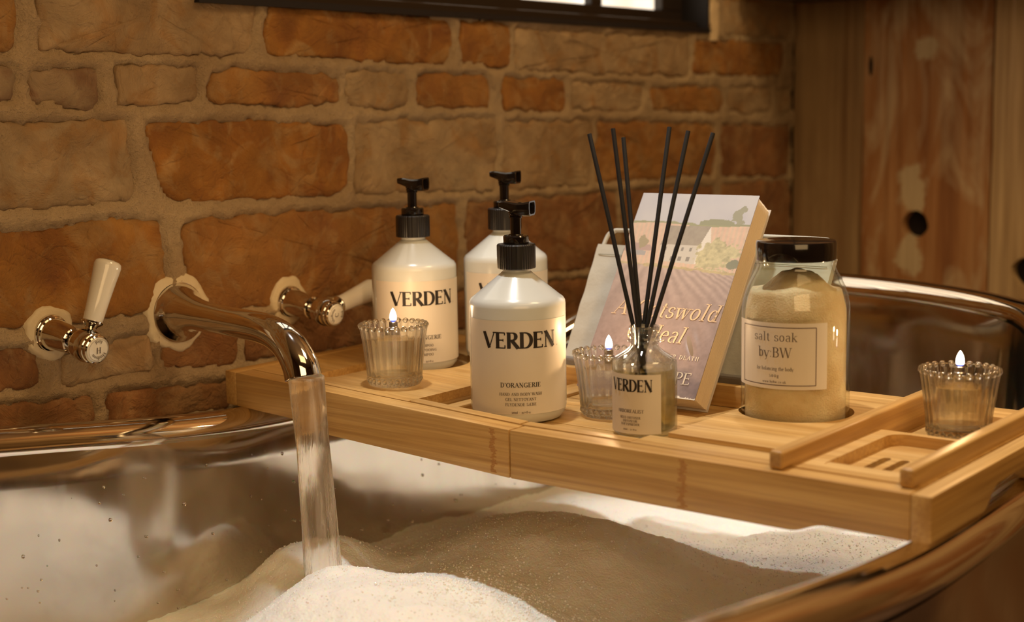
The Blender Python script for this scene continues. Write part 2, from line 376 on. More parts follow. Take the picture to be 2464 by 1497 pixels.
# ------------------------------------------------------------------ lettering (own serif strokes, built as flat ink shapes)
def A_(cx, cy, rx, ry, a0, a1, n=14): return [(cx+rx*math.cos(math.radians(a0+(a1-a0)*i/n)), cy+ry*math.sin(math.radians(a0+(a1-a0)*i/n))) for i in range(n+1)]
def G_(w, strokes, serifs=()): return (w, strokes, serifs)
VT, TN = 1, .38    # stroke weights: thick / thin, None = by direction
XH = .66
_S = lambda s, h, w: [( [(w*.86, h*.80)]+A_(w*.5, h*.745, w*.36, h*.235, 40, 250, 10)[1:]+[(w*.5, h*.5)]+A_(w*.5, h*.26, w*.40, h*.25, 70, -150, 12)+[(w*.10, h*.24)], None)]
GL = {
'V': G_(.86, [([(.06, 1), (.44, 0)], 1), ([(.44, 0), (.80, 1)], .38)], ((.06, 1), (.80, 1))),
'E': G_(.68, [([(.14, 0), (.14, 1)], 1), ([(.14, .975), (.60, .975)], .4), ([(.14, .52), (.50, .52)], .4), ([(.14, .025), (.62, .025)], .4), ([(.60, 1), (.60, .82)], .4), ([(.62, 0), (.62, .2)], .4), ([(.5, .6), (.5, .43)], .35)], ((.10, 0), (.10, 1))),
'R': G_(.78, [([(.16, 0), (.16, 1)], 1), ([(.16, .975), (.38, .975)]+A_(.38, .75, .22, .225, 90, -90)+[(.16, .51)], None), ([(.34, .52), (.74, 0)], 1)], ((.14, 0), (.12, 1), (.76, 0))),
'D': G_(.86, [([(.16, 0), (.16, 1)], 1), ([(.16, .975), (.34, .975)]+A_(.34, .5, .42, .475, 90, -90, 20)+[(.16, .025)], None)], ((.12, 0), (.12, 1))),
'N': G_(.90, [([(.16, 0), (.16, 1)], .38), ([(.14, 1), (.76, 0)], 1), ([(.76, 0), (.76, 1)], .38)], ((.14, 0), (.12, 1), (.76, 1))),
'.': G_(.26, [([(.10, .06), (.16, .06)], 1.0)]), ',': G_(.26, [([(.13, .08), (.08, -.12)], .8)]),
':': G_(.28, [([(.10, .06), (.16, .06)], .9), ([(.10, .56), (.16, .56)], .9)]), "'": G_(.22, [([(.12, 1), (.10, .74)], .8)]),
'-': G_(.4, [([(.05, .36), (.35, .36)], .5)]), '_': G_(.9, [([(.05, .36), (.85, .36)], .45)]),
'O': G_(.92, [(A_(.46, .5, .38, .48, 90, 450, 32), None)]),
'C': G_(.82, [(A_(.46, .5, .38, .48, 48, 312, 26), None), ([(.72, .98), (.72, .76)], .4)]),
'G': G_(.88, [(A_(.46, .5, .38, .48, 48, 300, 26), None), ([(.72, .98), (.72, .76)], .4), ([(.72, .04), (.72, .42)], 1)], ((.70, .42),)),
'A': G_(.82, [([(.06, 0), (.42, 1)], .38), ([(.40, 1), (.76, 0)], 1), ([(.20, .36), (.62, .36)], .35)], ((.06, 0), (.76, 0))),
'I': G_(.34, [([(.17, 0), (.17, 1)], 1)], ((.17, 0), (.17, 1))),
'H': G_(.88, [([(.16, 0), (.16, 1)], 1), ([(.72, 0), (.72, 1)], 1), ([(.16, .52), (.72, .52)], .35)], ((.16, 0), (.16, 1), (.72, 0), (.72, 1))),
'L': G_(.66, [([(.14, 0), (.14, 1)], 1), ([(.14, .025), (.60, .025)], .4), ([(.60, 0), (.60, .22)], .4)], ((.14, 1), (.12, 0))),
'F': G_(.64, [([(.14, 0), (.14, 1)], 1), ([(.14, .975), (.58, .975)], .4), ([(.14, .52), (.46, .52)], .4), ([(.58, 1), (.58, .8)], .4)], ((.14, 0), (.10, 1))),
'T': G_(.74, [([(.37, 0), (.37, 1)], 1), ([(.04, .975), (.70, .975)], .4), ([(.05, 1), (.05, .8)], .38), ([(.69, 1), (.69, .8)], .38)], ((.37, 0),)),
'Y': G_(.78, [([(.06, 1), (.38, .46)], 1), ([(.38, .46), (.70, 1)], .38), ([(.38, .48), (.38, 0)], 1)], ((.06, 1), (.70, 1), (.38, 0))),
'B': G_(.74, [([(.14, 0), (.14, 1)], 1), ([(.14, .975), (.34, .975)]+A_(.34, .755, .22, .22, 90, -90)+[(.14, .53)], None), ([(.34, .53)]+A_(.36, .28, .26, .255, 90, -90)+[(.14, .025)], None)], ((.12, 0), (.12, 1))),
'P': G_(.70, [([(.14, 0), (.14, 1)], 1), ([(.14, .975), (.36, .975)]+A_(.36, .73, .24, .245, 90, -90)+[(.14, .48)], None)], ((.14, 0), (.12, 1))),
'U': G_(.84, [([(.14, 1), (.14, .34)]+A_(.43, .34, .29, .32, 180, 360, 14)+[(.72, 1)], None)], ((.14, 1), (.72, 1))),
'M': G_(1.04, [([(.12, 0), (.16, 1)], .38), ([(.16, 1), (.50, .04)], 1), ([(.50, .04), (.86, 1)], .38), ([(.86, 1), (.90, 0)], 1)], ((.12, 0), (.12, 1), (.90, 0), (.90, 1))),
'W': G_(1.14, [([(.05, 1), (.32, 0)], 1), ([(.32, 0), (.56, 1)], .38), ([(.56, 1), (.83, 0)], 1), ([(.83, 0), (1.08, 1)], .38)], ((.05, 1), (.56, 1), (1.08, 1))),
'S': G_(.62, _S('S', 1, .62)), 'Æ': G_(1.12, [([(.04, 0), (.50, 1)], .38), ([(.54, 0), (.54, 1)], 1), ([(.5, .975), (1.04, .975)], .4), ([(.54, .52), (.92, .52)], .4), ([(.54, .025), (1.06, .025)], .4), ([(.22, .38), (.54, .38)], .35)], ((.05, 0), (1.04, .9), (1.06, .1))),
'a': G_(.56, [([(.10, .54)]+A_(.27, .48, .17, .17, 130, 0, 10)+[(.44, .04), (.50, 0)], None), (A_(.25, .18, .17, .17, 80, 300, 12), None), ([(.28, .35), (.44, .40)], .4)]),
'b': G_(.60, [([(.12, 0), (.12, 1)], 1), (A_(.30, .33, .20, .32, 170, -170, 22), None)], ((.08, 1),)),
'c': G_(.52, [(A_(.30, .33, .22, .32, 50, 310, 18), None)]),
'd': G_(.62, [([(.48, 0), (.48, 1)], 1), (A_(.29, .33, .20, .32, 10, 350, 22), None)], ((.44, 1), (.53, 0))),
'e': G_(.54, [([(.10, .38), (.48, .38)]+A_(.29, .34, .20, .31, 8, 312, 20), None)]),
'f': G_(.38, [([(.16, 0), (.16, .78)]+A_(.30, .80, .14, .18, 180, 50, 8), None), ([(.04, .63), (.34, .63)], .4)], ((.16, 0),)),
'g': G_(.58, [(A_(.27, .42, .17, .23, 0, 360, 20), None), (A_(.28, -.12, .21, .17, 0, 360, 20), None), ([(.20, .20), (.14, .08), (.28, .05)], None), ([(.40, .58), (.54, .62)], .4)]),
'h': G_(.64, [([(.13, 0), (.13, 1)], 1), ([(.13, .42)]+A_(.32, .42, .18, .22, 150, 0, 9)+[(.50, 0)], None)], ((.13, 0), (.09, 1), (.50, 0))),
'i': G_(.32, [([(.16, 0), (.16, .64)], 1), ([(.13, .88), (.18, .88)], .9)], ((.16, 0), (.12, .64))),
'k': G_(.60, [([(.13, 0), (.13, 1)], 1), ([(.13, .28), (.46, .64)], .38), ([(.24, .40), (.54, 0)], 1)], ((.13, 0), (.09, 1), (.52, 0), (.46, .64))),
'l': G_(.32, [([(.16, 0), (.16, 1)], 1)], ((.16, 0), (.12, 1))),
'm': G_(.94, [([(.13, 0), (.13, .64)], 1), ([(.13, .42)]+A_(.29, .42, .16, .22, 150, 0, 9)+[(.45, 0)], None), ([(.45, .42)]+A_(.62, .42, .17, .22, 150, 0, 9)+[(.79, 0)], None)], ((.13, 0), (.10, .64), (.45, 0), (.79, 0))),
'n': G_(.64, [([(.13, 0), (.13, .64)], 1), ([(.13, .42)]+A_(.32, .42, .18, .22, 150, 0, 9)+[(.50, 0)], None)], ((.13, 0), (.09, .64), (.50, 0))),
'o': G_(.60, [(A_(.30, .33, .22, .32, 90, 450, 26), None)]),
'r': G_(.44, [([(.13, 0), (.13, .64)], 1), ([(.13, .42)]+A_(.29, .46, .14, .18, 150, 50, 6), None)], ((.13, 0), (.09, .64))),
's': G_(.46, _S('s', .66, .46)),
't': G_(.40, [([(.18, .84), (.18, .16)]+A_(.30, .16, .12, .15, 180, 300, 7), None), ([(.05, .63), (.36, .63)], .4)]),
'u': G_(.64, [([(.13, .64), (.13, .22)]+A_(.31, .22, .18, .21, 180, 350, 10), None), ([(.50, .64), (.50, 0)], 1)], ((.09, .64), (.46, .64), (.56, 0))),
'w': G_(.84, [([(.05, .64), (.24, 0)], 1), ([(.24, 0), (.42, .64)], .38), ([(.42, .64), (.60, 0)], 1), ([(.60, 0), (.79, .64)], .38)], ((.05, .64), (.42, .64), (.79, .64))),
'y': G_(.60, [([(.06, .64), (.30, .02)], 1), ([(.54, .64), (.26, -.22), (.12, -.28)], .42)], ((.06, .64), (.54, .64))),
'z': G_(.50, [([(.08, .62), (.42, .62), (.08, .03), (.44, .03)], .5)]), '—': G_(1.0, [([(.08, .34), (.92, .34)], .42)]),
'3': G_(.54, [(A_(.25, .58, .17, .20, 150, -90, 14), None), (A_(.25, .20, .20, .20, 90, -150, 16), None)]), '4': G_(.58, [([(.40, 0), (.40, .80), (.06, .24), (.52, .24)], .5)]),
'0': G_(.60, [(A_(.30, .4, .21, .38, 90, 450, 26), None)]), '1': G_(.40, [([(.2, 0), (.2, .8)], 1)], ((.2, 0),)),
'5': G_(.56, [([(.46, .78), (.16, .78), (.12, .46)], .4), (A_(.25, .24, .22, .24, 115, -140, 16), None)]),
'6': G_(.58, [(A_(.29, .24, .20, .24, 0, 360, 20), None), ([(.10, .26), (.18, .60), (.44, .80)], None)]),
'9': G_(.58, [(A_(.29, .55, .20, .24, 0, 360, 20), None), ([(.48, .52), (.40, .2), (.14, 0)], None)]), ' ': G_(.34, []),
}
def text_shapes(s, cap, width=None, weight=.15, track=.06, serif=.16, slant=0, center=True, thin=.36):
    """returns 2-D verts and faces (metres), baseline at 0"""
    adv = [GL[ch][0]*cap for ch in s]; tr = track*cap
    if width is not None and len(s) > 1:
        tr = (width-sum(adv))/(len(s)-1)
    hs = 1
    if tr < .03*cap and width is not None:
        tr = .03*cap; hs = (width-tr*(len(s)-1))/sum(adv); adv = [a*hs for a in adv]
    tot = sum(adv)+tr*(len(s)-1); x0 = -tot/2 if center else 0
    V, Fc = [], []
    def ribbon(P, w):
        Q = [P[0]]
        for a, b in zip(P, P[1:]):
            n = max(1, int(math.hypot(b[0]-a[0], b[1]-a[1])/.12))
            Q += [(a[0]+(b[0]-a[0])*k/n, a[1]+(b[1]-a[1])*k/n) for k in range(1, n+1)]
        base = len(V)
        for i, p in enumerate(Q):
            a = Q[max(i-1, 0)]; b = Q[min(i+1, len(Q)-1)]; dx, dy = b[0]-a[0], b[1]-a[1]; l = math.hypot(dx, dy) or 1
            dx /= l; dy /= l
            if w is None: ww = thin+(1-thin)*abs(dy)**1.5
            else: ww = w if w > .6 else w*thin/.38
            ww *= weight/2
            for sgn in (1, -1):
                q = (p[0]-dy*ww*sgn, p[1]+dx*ww*sgn); V.append((x+(q[0]*hs+slant*q[1])*cap, q[1]*cap))
        for i in range(len(Q)-1): k = base+2*i; Fc.append((k, k+1, k+3, k+2))
    x = x0
    for ch, a in zip(s, adv):
        _, st, sf = GL[ch]
        for P, w_ in st: ribbon(P, w_)
        for sx, sy in sf:
            yy = sy-.018 if sy > .3 else sy+.018
            if serif: ribbon([(sx-serif, yy), (sx+serif, yy)], .38)
        x += a+tr
    return V, Fc
def put_text(name, s, cap, fn, mat, parent, **kw):
    V, Fc = text_shapes(s, cap, **kw)
    return mk(name, [fn(u, v) for u, v in V], Fc, mat, parent)

# ================================================================== ROOM
WY = .985; WX = 1.876            # brick wall plane, plank wall plane
XL, YF, ZC, ZF = -1.5, -1.9, 1.32, -Z0
def w2(px, py): p = aty(px, py, WY); return (p.x, p.z)
BR = []   # (kind, outline in wall x/z)
def B(kind, *pts): BR.append((kind, [w2(*p) for p in pts]))
B('O', (-60,-60),(44,-60),(46,12),(36,95),(26,126),(-60,132))
B('T', (92,-60),(350,-62),(622,-60),(613,60),(600,128),(400,133),(260,128),(94,124))
B('O', (648,6),(860,24),(1060,42),(1086,56),(1092,100),(1082,156),(960,152),(800,141),(640,128),(643,60))
B('O', (1110,52),(1170,50),(1226,60),(1228,110),(1224,161),(1160,158),(1110,153))
B('T', (1240,66),(1450,80),(1656,92),(1662,130),(1658,183),(1450,176),(1240,167))
B('O', (1673,98),(1780,98),(1884,106),(1886,150),(1876,182),(1780,182),(1668,176))
B('T', (1742,-20),(1900,-20),(1902,40),(1898,92),(1820,88),(1744,82))
B('G', (-60,160),(34,164),(37,200),(34,244),(-60,246))
B('G', (72,165),(150,162),(238,168),(240,210),(236,256),(150,258),(76,248))
B('T', (280,162),(370,158),(470,165),(478,205),(476,243),(380,256),(286,254))
B('O', (512,176),(594,165),(700,172),(786,182),(816,188),(824,247),(780,252),(724,258),(600,250),(506,243),(502,210))
B('T', (833,174),(900,172),(978,180),(984,220),(982,258),(900,262),(838,258))
B('O', (1004,181),(1090,180),(1176,184),(1182,220),(1180,258),(1090,262),(1006,258))
B('O', (1212,188),(1290,188),(1359,192),(1363,230),(1360,266),(1290,268),(1212,262))
B('T', (1380,199),(1460,198),(1550,203),(1548,235),(1541,265),(1450,266),(1378,259))
B('O', (1568,212),(1640,208),(1732,210),(1738,240),(1736,268),(1650,270),(1570,262))
B('T', (1754,210),(1820,210),(1856,213),(1856,268),(1800,272),(1756,268))
B('T', (1872,214),(1906,214),(1906,268),(1874,270))
B('T', (-60,296),(80,292),(180,290),(304,289),(313,330),(316,400),(321,430),(318,482),(270,492),(150,498),(-60,506))
B('O', (343,303),(440,294),(560,291),(700,292),(752,296),(826,300),(841,330),(842,380),(838,430),(830,462),(780,474),(724,476),(600,480),(500,488),(425,488),(396,470),(376,412),(368,360),(350,330))
B('T', (860,293),(960,290),(1080,286),(1194,286),(1196,360),(1190,460),(1080,462),(960,466),(858,466),(858,380))
B('T', (1214,290),(1320,290),(1424,293),(1424,360),(1420,448),(1320,452),(1212,456))
B('O', (1436,294),(1570,294),(1716,300),(1722,360),(1718,420),(1580,430),(1434,440))
B('R', (1736,302),(1850,302),(1904,302),(1902,425),(1820,425),(1738,422))
B('O', (-60,554),(60,552),(130,547),(200,534),(262,529),(330,528),(386,529),(394,580),(400,650),(392,720),(370,752),(280,764),(190,776),(60,790),(-60,800))
B('O', (441,536),(520,524),(600,518),(760,507),(900,501),(1014,497),(1100,492),(1106,560),(1104,640),(1098,676),(900,700),(740,722),(590,744),(500,756),(470,700),(448,660),(440,600))
B('R', (1124,491),(1300,474),(1484,462),(1488,560),(1484,642),(1300,660),(1124,674))
B('R', (1502,461),(1610,452),(1718,446),(1718,612),(1610,624),(1500,638))
B('R', (1736,444),(1905,430),(1905,596),(1736,610))
B('R', (-60,836),(30,840),(92,850),(98,920),(60,940),(-60,956))
B('T', (148,852),(240,828),(362,800),(372,836),(376,892),(280,908),(152,928))
B('R', (390,796),(470,786),(572,776),(576,830),(570,876),(480,884),(392,890))
B('R', (590,772),(740,754),(898,730),(898,826),(740,850),(590,868))
B('R', (914,728),(1080,708),(1248,688),(1248,780),(1080,800),(914,822))
B('R', (1264,686),(1380,674),(1500,662),(1500,748),(1380,760),(1264,776))
B('R', (1516,660),(1710,634),(1905,610),(1905,700),(1710,724),(1516,744))
B('R', (-60,986),(100,968),(226,954),(230,1000),(226,1042),(100,1058),(-60,1080))
B('R', (262,950),(350,938),(430,934),(560,914),(564,950),(560,984),(430,1000),(262,1030))
B('R', (590,908),(800,880),(1000,852),(1000,930),(800,960),(590,984))
B('R', (1020,848),(1400,800),(1400,870),(1020,926)); B('R', (1420,796),(1905,720),(1905,790),(1420,866))
# courses carried on outside the picture (left of it, above and below)
xl0 = w2(-80, 300)[0]
rows = [(w2(-80, a)[1], w2(-80, b)[1]) for a, b in ((132, -110), (248, 160), (506, 296), (800, 554), (956, 836), (1080, 986))]
def gen_row(z0, z1, xa, xb, kinds, off):
    x = xa+off
    while x < xb:
        L = random.choice((.11, .21, .22, .235)); x1 = min(x+L, xb)
        if x1-x > .05:
            j = lambda: random.uniform(-.004, .004)
            BR.append((random.choice(kinds), [(x+j(), z0+j()), ((x+x1)/2, z0+j()), (x1+j(), z0+j()), (x1+j(), (z0+z1)/2), (x1+j(), z1+j()), ((x+x1)/2, z1+j()), (x+j(), z1+j()), (x+j(), (z0+z1)/2)]))
        x = x1+.017
for i, (z0, z1) in enumerate(rows): gen_row(z0, z1, -.1, xl0-.012, 'OOTTG', -random.random()*.1)
WZB, WX0, WX1 = .101, .80, 1.640      # window opening
WZT = .62
z = rows[0][1]+.018; 
for k in range(6):
    z1 = z+.068
    gen_row(z, z1, .0, WX0-.03, 'OOTTG', -random.random()*.1)
    gen_row(z, z1, WX1+.04, WX-.004, 'TOR', 0)
    z = z1+.018
z = rows[-1][0]-.018
for k in range(2):
    gen_row(z-.068, z, -.1, WX-.01, 'RRT', -random.random()*.1); z -= .086

def smooth_poly(P, step=.0045):
    """subdivide, round the corners, roughen"""
    Q = []
    for i in range(len(P)):
        a, b = P[i], P[(i+1) % len(P)]; n = max(1, int(math.hypot(b[0]-a[0], b[1]-a[1])/step))
        Q += [(a[0]+(b[0]-a[0])*k/n, a[1]+(b[1]-a[1])*k/n) for k in range(n)]
    for _ in range(1):
        Q = [((Q[i-1][0]+2*Q[i][0]+Q[(i+1) % len(Q)][0])/4, (Q[i-1][1]+2*Q[i][1]+Q[(i+1) % len(Q)][1])/4) for i in range(len(Q))]
    out = []
    for x, z in Q:
        dx = noise.noise((x*60, 3.1, z*60))*.0034+noise.noise((x*200, 9., z*200))*.0018+noise.noise((x*420, 9., z*420))*.0009
        dz = noise.noise((x*60, 7.7, z*60))*.0036+noise.noise((x*200, 1., z*200))*.0020+noise.noise((x*420, 1., z*420))*.0009
        out.append((x+dx, z+dz))
    return out
wall = thing('wall_back', (0, 0, 0), kind='structure')
OUT = []
KM = {'O': M_ORANGE, 'T': M_TAN, 'G': M_GREY, 'R': M_RED}
for kind, P in BR:
    Q = smooth_poly(P); n = len(Q); OUT.append(Q)
    cx = sum(q[0] for q in Q)/n; cz = sum(q[1] for q in Q)/n
    hx = (max(q[0] for q in Q)-min(q[0] for q in Q))/2; hz = (max(q[1] for q in Q)-min(q[1] for q in Q))/2
    tilt = (random.uniform(-.012, .012), random.uniform(-.015, .015)); V = []; Fc = []
    rings = [(0, .012), (0, .0026), (.0012, .0008), (.0045, 0)]
    for ins, dep in rings:
        for x, z in Q:
            xx = cx+(x-cx)*max(0, 1-ins/hx); zz = cz+(z-cz)*max(0, 1-ins/hz)
            d = dep
            if dep < .003: d -= fbm((xx*28, 0, zz*28))*.0024+tilt[0]*(xx-cx)+tilt[1]*(zz-cz)
            V.append((xx, WY+d, zz))
    for i in range(len(rings)-1):
        for k in range(n): k2 = (k+1) % n; Fc.append((i*n+k, i*n+k2, (i+1)*n+k2, (i+1)*n+k))
    b0 = (len(rings)-1)*n
    for f in (.72, .42):
        s = len(V)
        for k in range(n):
            x, z = Q[k]; fx = max(0, 1-.006/hx)*f; xx = cx+(x-cx)*fx; zz = cz+(z-cz)*max(0, 1-.006/hz)*f
            V.append((xx, WY-fbm((xx*28, 0, zz*28))*.0030-tilt[0]*(xx-cx)-tilt[1]*(zz-cz), zz))
        for k in range(n): k2 = (k+1) % n; Fc.append((b0+k, b0+k2, s+k2, s+k))
        b0 = s
    V.append((cx, WY-fbm((cx*28, 0, cz*28))*.003, cz))
    for k in range(n): Fc.append((b0+k, b0+(k+1) % n, len(V)-1))
    O = (cx, WY, cz)
    b = mk('brick', V, Fc, KM[kind], wall, smooth=50)
# mortar skin with raised joints
def mortar_skin(x0, x1, z0, z1, st):
    xs = np.arange(x0, x1+st/2, st); zs = np.arange(z0, z1+st/2, st)
    X, Zg = np.meshgrid(xs, zs); D = np.full(X.shape, 9.)
    for Q in OUT:
        q = np.array(Q); m = .03
        i0, i1 = np.searchsorted(xs, [q[:, 0].min()-m, q[:, 0].max()+m]); j0, j1 = np.searchsorted(zs, [q[:, 1].min()-m, q[:, 1].max()+m])
        if i1 <= i0 or j1 <= j0: continue
        px = X[j0:j1, i0:i1][..., None]; pz = Zg[j0:j1, i0:i1][..., None]
        a = q; b = np.roll(q, -1, 0); e = b-a; L2 = (e**2).sum(1)+1e-12
        t = np.clip(((px-a[:, 0])*e[:, 0]+(pz-a[:, 1])*e[:, 1])/L2, 0, 1)
        d = np.sqrt((px-a[:, 0]-t*e[:, 0])**2+(pz-a[:, 1]-t*e[:, 1])**2).min(-1)
        cr = ((a[:, 1] > pz) != (b[:, 1] > pz)) & (px < (b[:, 0]-a[:, 0])*(pz-a[:, 1])/(b[:, 1]-a[:, 1]+1e-12)+a[:, 0])
        ins = cr.sum(-1) % 2 == 1
        d = np.where(ins, -d, d); D[j0:j1, i0:i1] = np.minimum(D[j0:j1, i0:i1], d)
    t = np.clip((D-.0004)/.0042, 0, 1); t = t*t*(3-2*t)
    Y = WY+.0022-.0040*t
    Y = np.where(D < -.002, WY+.007, Y)
    idx = -np.ones(X.shape, int); V = []; 
    for j in range(X.shape[0]):
        for i in range(X.shape[1]):
            x, z = X[j, i], Zg[j, i]; y = Y[j, i]
            if D[j, i] > -.002: y -= noise.noise((x*45, 0, z*45))*.0026+noise.noise((x*150, 5, z*150))*.0018+noise.noise((x*330, 5, z*330))*.0008
            idx[j, i] = len(V); V.append((x, y, z))
    Fc = []
    for j in range(X.shape[0]-1):
        for i in range(X.shape[1]-1):
            xm, zm = X[j, i]+st/2, Zg[j, i]+st/2
            if WX0 < xm < WX1 and zm > WZB: continue
            if D[j, i] < -.012 and D[j+1, i+1] < -.012 and D[j, i+1] < -.012 and D[j+1, i] < -.012: continue
            Fc.append((idx[j, i], idx[j, i+1], idx[j+1, i+1], idx[j+1, i]))
    return V, Fc
V, Fc = mortar_skin(.50, WX, -.36, .20, .0030)
mk('mortar', V, Fc, M_MORTAR, wall, smooth='all', label='sandy lime mortar standing proud in the joints')
V, Fc = merge(boxv(XL, .50, WY+.004, WY+.05, ZF, ZC), boxv(.50, WX, WY+.004, WY+.05, ZF, -.36), boxv(.50, WX0, WY+.004, WY+.05, .20, ZC),
              boxv(WX1, WX, WY+.004, WY+.05, .20, ZC), boxv(WX0, WX1, WY+.004, WY+.05, WZT, ZC), boxv(.50, WX0, WY+.008, WY+.3, -.36, .2), boxv(WX1, WX, WY+.008, WY+.3, -.36, .2), boxv(WX0, WX1, WY+.008, WY+.3, -.36, WZB-.002))
mk('wall_core', V, Fc, M_MORTAR, wall)
# rough plaster edge beside the window
V = []; Fc = []
xs = [WX1-.002+.032*k/5 for k in range(6)]; zs = [WZB-.012+.34*k/60 for k in range(61)]
for zz in zs:
    for k, xx in enumerate(xs): V.append((xx+.006*noise.noise((1, zz*40, k*.3)), WY-.004*math.sin(PI*k/5)-.003*noise.noise((xx*90, 3, zz*60))-(.0 if k else -.03), zz))
for j in range(60):
    for i in range(5): Fc.append((j*6+i, j*6+i+1, j*6+i+7, j*6+i+6))
mk('plaster_edge', V, Fc, pbr('pale_plaster', (.62, .47, .28), .9, bump=(150, .8, .002)), wall, smooth='all', label='pale crumbly plaster edge beside the window')

# window: black steel frame, fluted lit panes, dark reveal
win = thing('window_1', (WX0, WY, WZB), kind='structure')
V, Fc = merge(boxv(WX0, WX1, WY-.006, WY+.16, WZB-.003, WZB+.003), boxv(WX0-.0, WX0+.004, WY, WY+.16, WZB, WZT), boxv(WX1-.004, WX1, WY-.004, WY+.16, WZB, WZT), boxv(WX0, WX1, WY, WY+.16, WZT-.004, WZT))
mk('window_reveal', V, Fc, M_REVEAL, win)
FY0, FY1 = WY+.035, WY+.062; ZB2 = .1275; XR = 1.588
V, Fc = merge(boxv(WX0, WX1-.004, FY0, FY1, WZB+.003, ZB2), boxv(WX0, WX1-.004, FY0, FY1, WZT-.03, WZT-.004), boxv(WX0+.004, WX0+.03, FY0, FY1, ZB2, WZT-.03), boxv(XR, WX1-.004, FY0, FY1, ZB2, WZT-.03), boxv(WX0+.01, WX1-.004, WY+.012, FY0, WZB+.003, WZB+.012))
mk('window_frame', V, Fc, M_FRAME, win, bev=.0015)
mull = [(1.434, 1.456), (1.275, 1.297), (1.116, 1.138), (.957, .979)]
for a, b in mull: mk('glazing_bar', *boxv(a, b, FY0+.002, FY1-.002, ZB2, WZT-.03), M_FRAME, win, bev=.0015)
edges = [WX0+.03]+[v for ab in sorted(mull) for v in ab]+[XR]
for a, b in zip(edges[::2], edges[1::2]):
    n = int((b-a)/.0055)*4; V = []
    for k in range(n+1):
        x = a+(b-a)*k/n; y = FY0+.013-.0014*abs(math.sin(PI*k/4)); V += [(x, y, ZB2-.002), (x, y, WZT-.028)]
    Fc = [(2*k, 2*k+2, 2*k+3, 2*k+1) for k in range(n)]
    V2, F2 = boxv(a, b, FY0+.014, FY0+.018, ZB2-.002, WZT-.028)
    V, Fc = merge((V, Fc), (V2, F2)); mk('pane', V, Fc, M_PANE, win, label='fluted glass pane lit from outside')

# plank wall on the right
wr = thing('wall_right', (WX, 0, 0), kind='structure')
pl = [(.985, .877, M_PL1, .006), (.874, .693, M_PL2, 0), (.690, .50, M_PL3, -.002), (.497, .32, M_PL1, .001), (.317, .13, M_PL2, .002), (.127, -.06, M_PL3, 0), (-.063, -.25, M_PL2, .001)]
while pl[-1][1] > YF+.25: pl.append((pl[-1][1]-.003, pl[-1][1]-.19, random.choice((M_PL1, M_PL2, M_PL3)), random.uniform(-.002, .002)))
KN = {1: (.7955, -.162, .019), 2: (.640, -.220, .020)}
for i, (y1, y0, mt, off) in enumerate(pl):
    n = 10; V = []; zs = [ZF+(ZC-ZF)*k/60 for k in range(61)]
    hole = KN.get(i)
    def ex(s, z): return .0016*noise.noise((s*9+i, z*9, 2))
    poly = [(y0+ex(0, z), z) for z in zs]+[(y1+ex(5, z), z) for z in reversed(zs)]
    if hole:
        hy, hz, hr = hole
        hp = [(hy+hr*(1+.10*noise.noise((math.cos(t), math.sin(t), i)))*math.cos(t), hz+hr*(.98+.14*noise.noise((math.cos(t)*2, 3, math.sin(t)*2)))*math.sin(t)) for t in [2*PI*k/30 for k in range(30)]]
        Vp, Fp = plate_with_holes(poly, [hp], 0, .02)
    else: Vp, Fp = plate_with_holes(poly, [], 0, .02)
    cup = lambda y: (.010*(1-((y-y0)/(y1-y0)))**2 if i == 0 else .0)
    V = [(WX+.022-v[2]-.002+off-cup(v[0])*0, v[0], v[1]) for v in Vp]
    pk = mk('plank', V, Fp, mt, wr, bev=.0)
    if hole:
        V, Fc = lathe([(hr*1.25, 0), (hr*1.25, .02)], 24, (WX+.021, hy, hz), ax=(Vector((1, 0, 0)), Vector((0, 1, 0)), Vector((0, 0, 1))))
        mk('knot_hole', V, Fc, M_DARKHOLE, pk, label='dark round knot hole')
mk('plank_backing', *boxv(WX+.02, WX+.06, YF, WY+.05, ZF, ZC), M_DARKHOLE, wr)
V, Fc = lathe([(.0001, -.0005), (.003, -.0005), (.003, .001)], 12, (WX, .864, .055), ax=(Vector((1, 0, 0)), Vector((0, 1, 0)), Vector((0, 0, 4.5))))
mk('split_knot', V, Fc, M_DARKHOLE, wr)
sh = mk('dark_shelf', *boxv(WX-.16, WX-.001, .2, .972, .146, .162), pbr('dark_shelf_wood', (.05, .035, .02), .5), None, org=(WX-.08, .6, .146), bev=.002)
tag(sh, 'dark narrow shelf edge crossing the very top of the plank wall', 'shelf')

# the rest of the room
tag(mk('floor', *boxv(XL, WX+.05, YF, WY+.05, ZF-.05, ZF), M_FLOOR), kind='structure')
tag(mk('ceiling', *boxv(XL, WX+.05, YF, WY+.3, ZC, ZC+.05), M_CEIL), kind='structure')
tag(mk('wall_left', *boxv(XL-.05, XL, YF, WY+.05, ZF, ZC), M_PLASTER), kind='structure')
tag(mk('wall_front', *boxv(XL, WX+.05, YF-.05, YF, ZF, ZC), M_PLASTER), kind='structure')
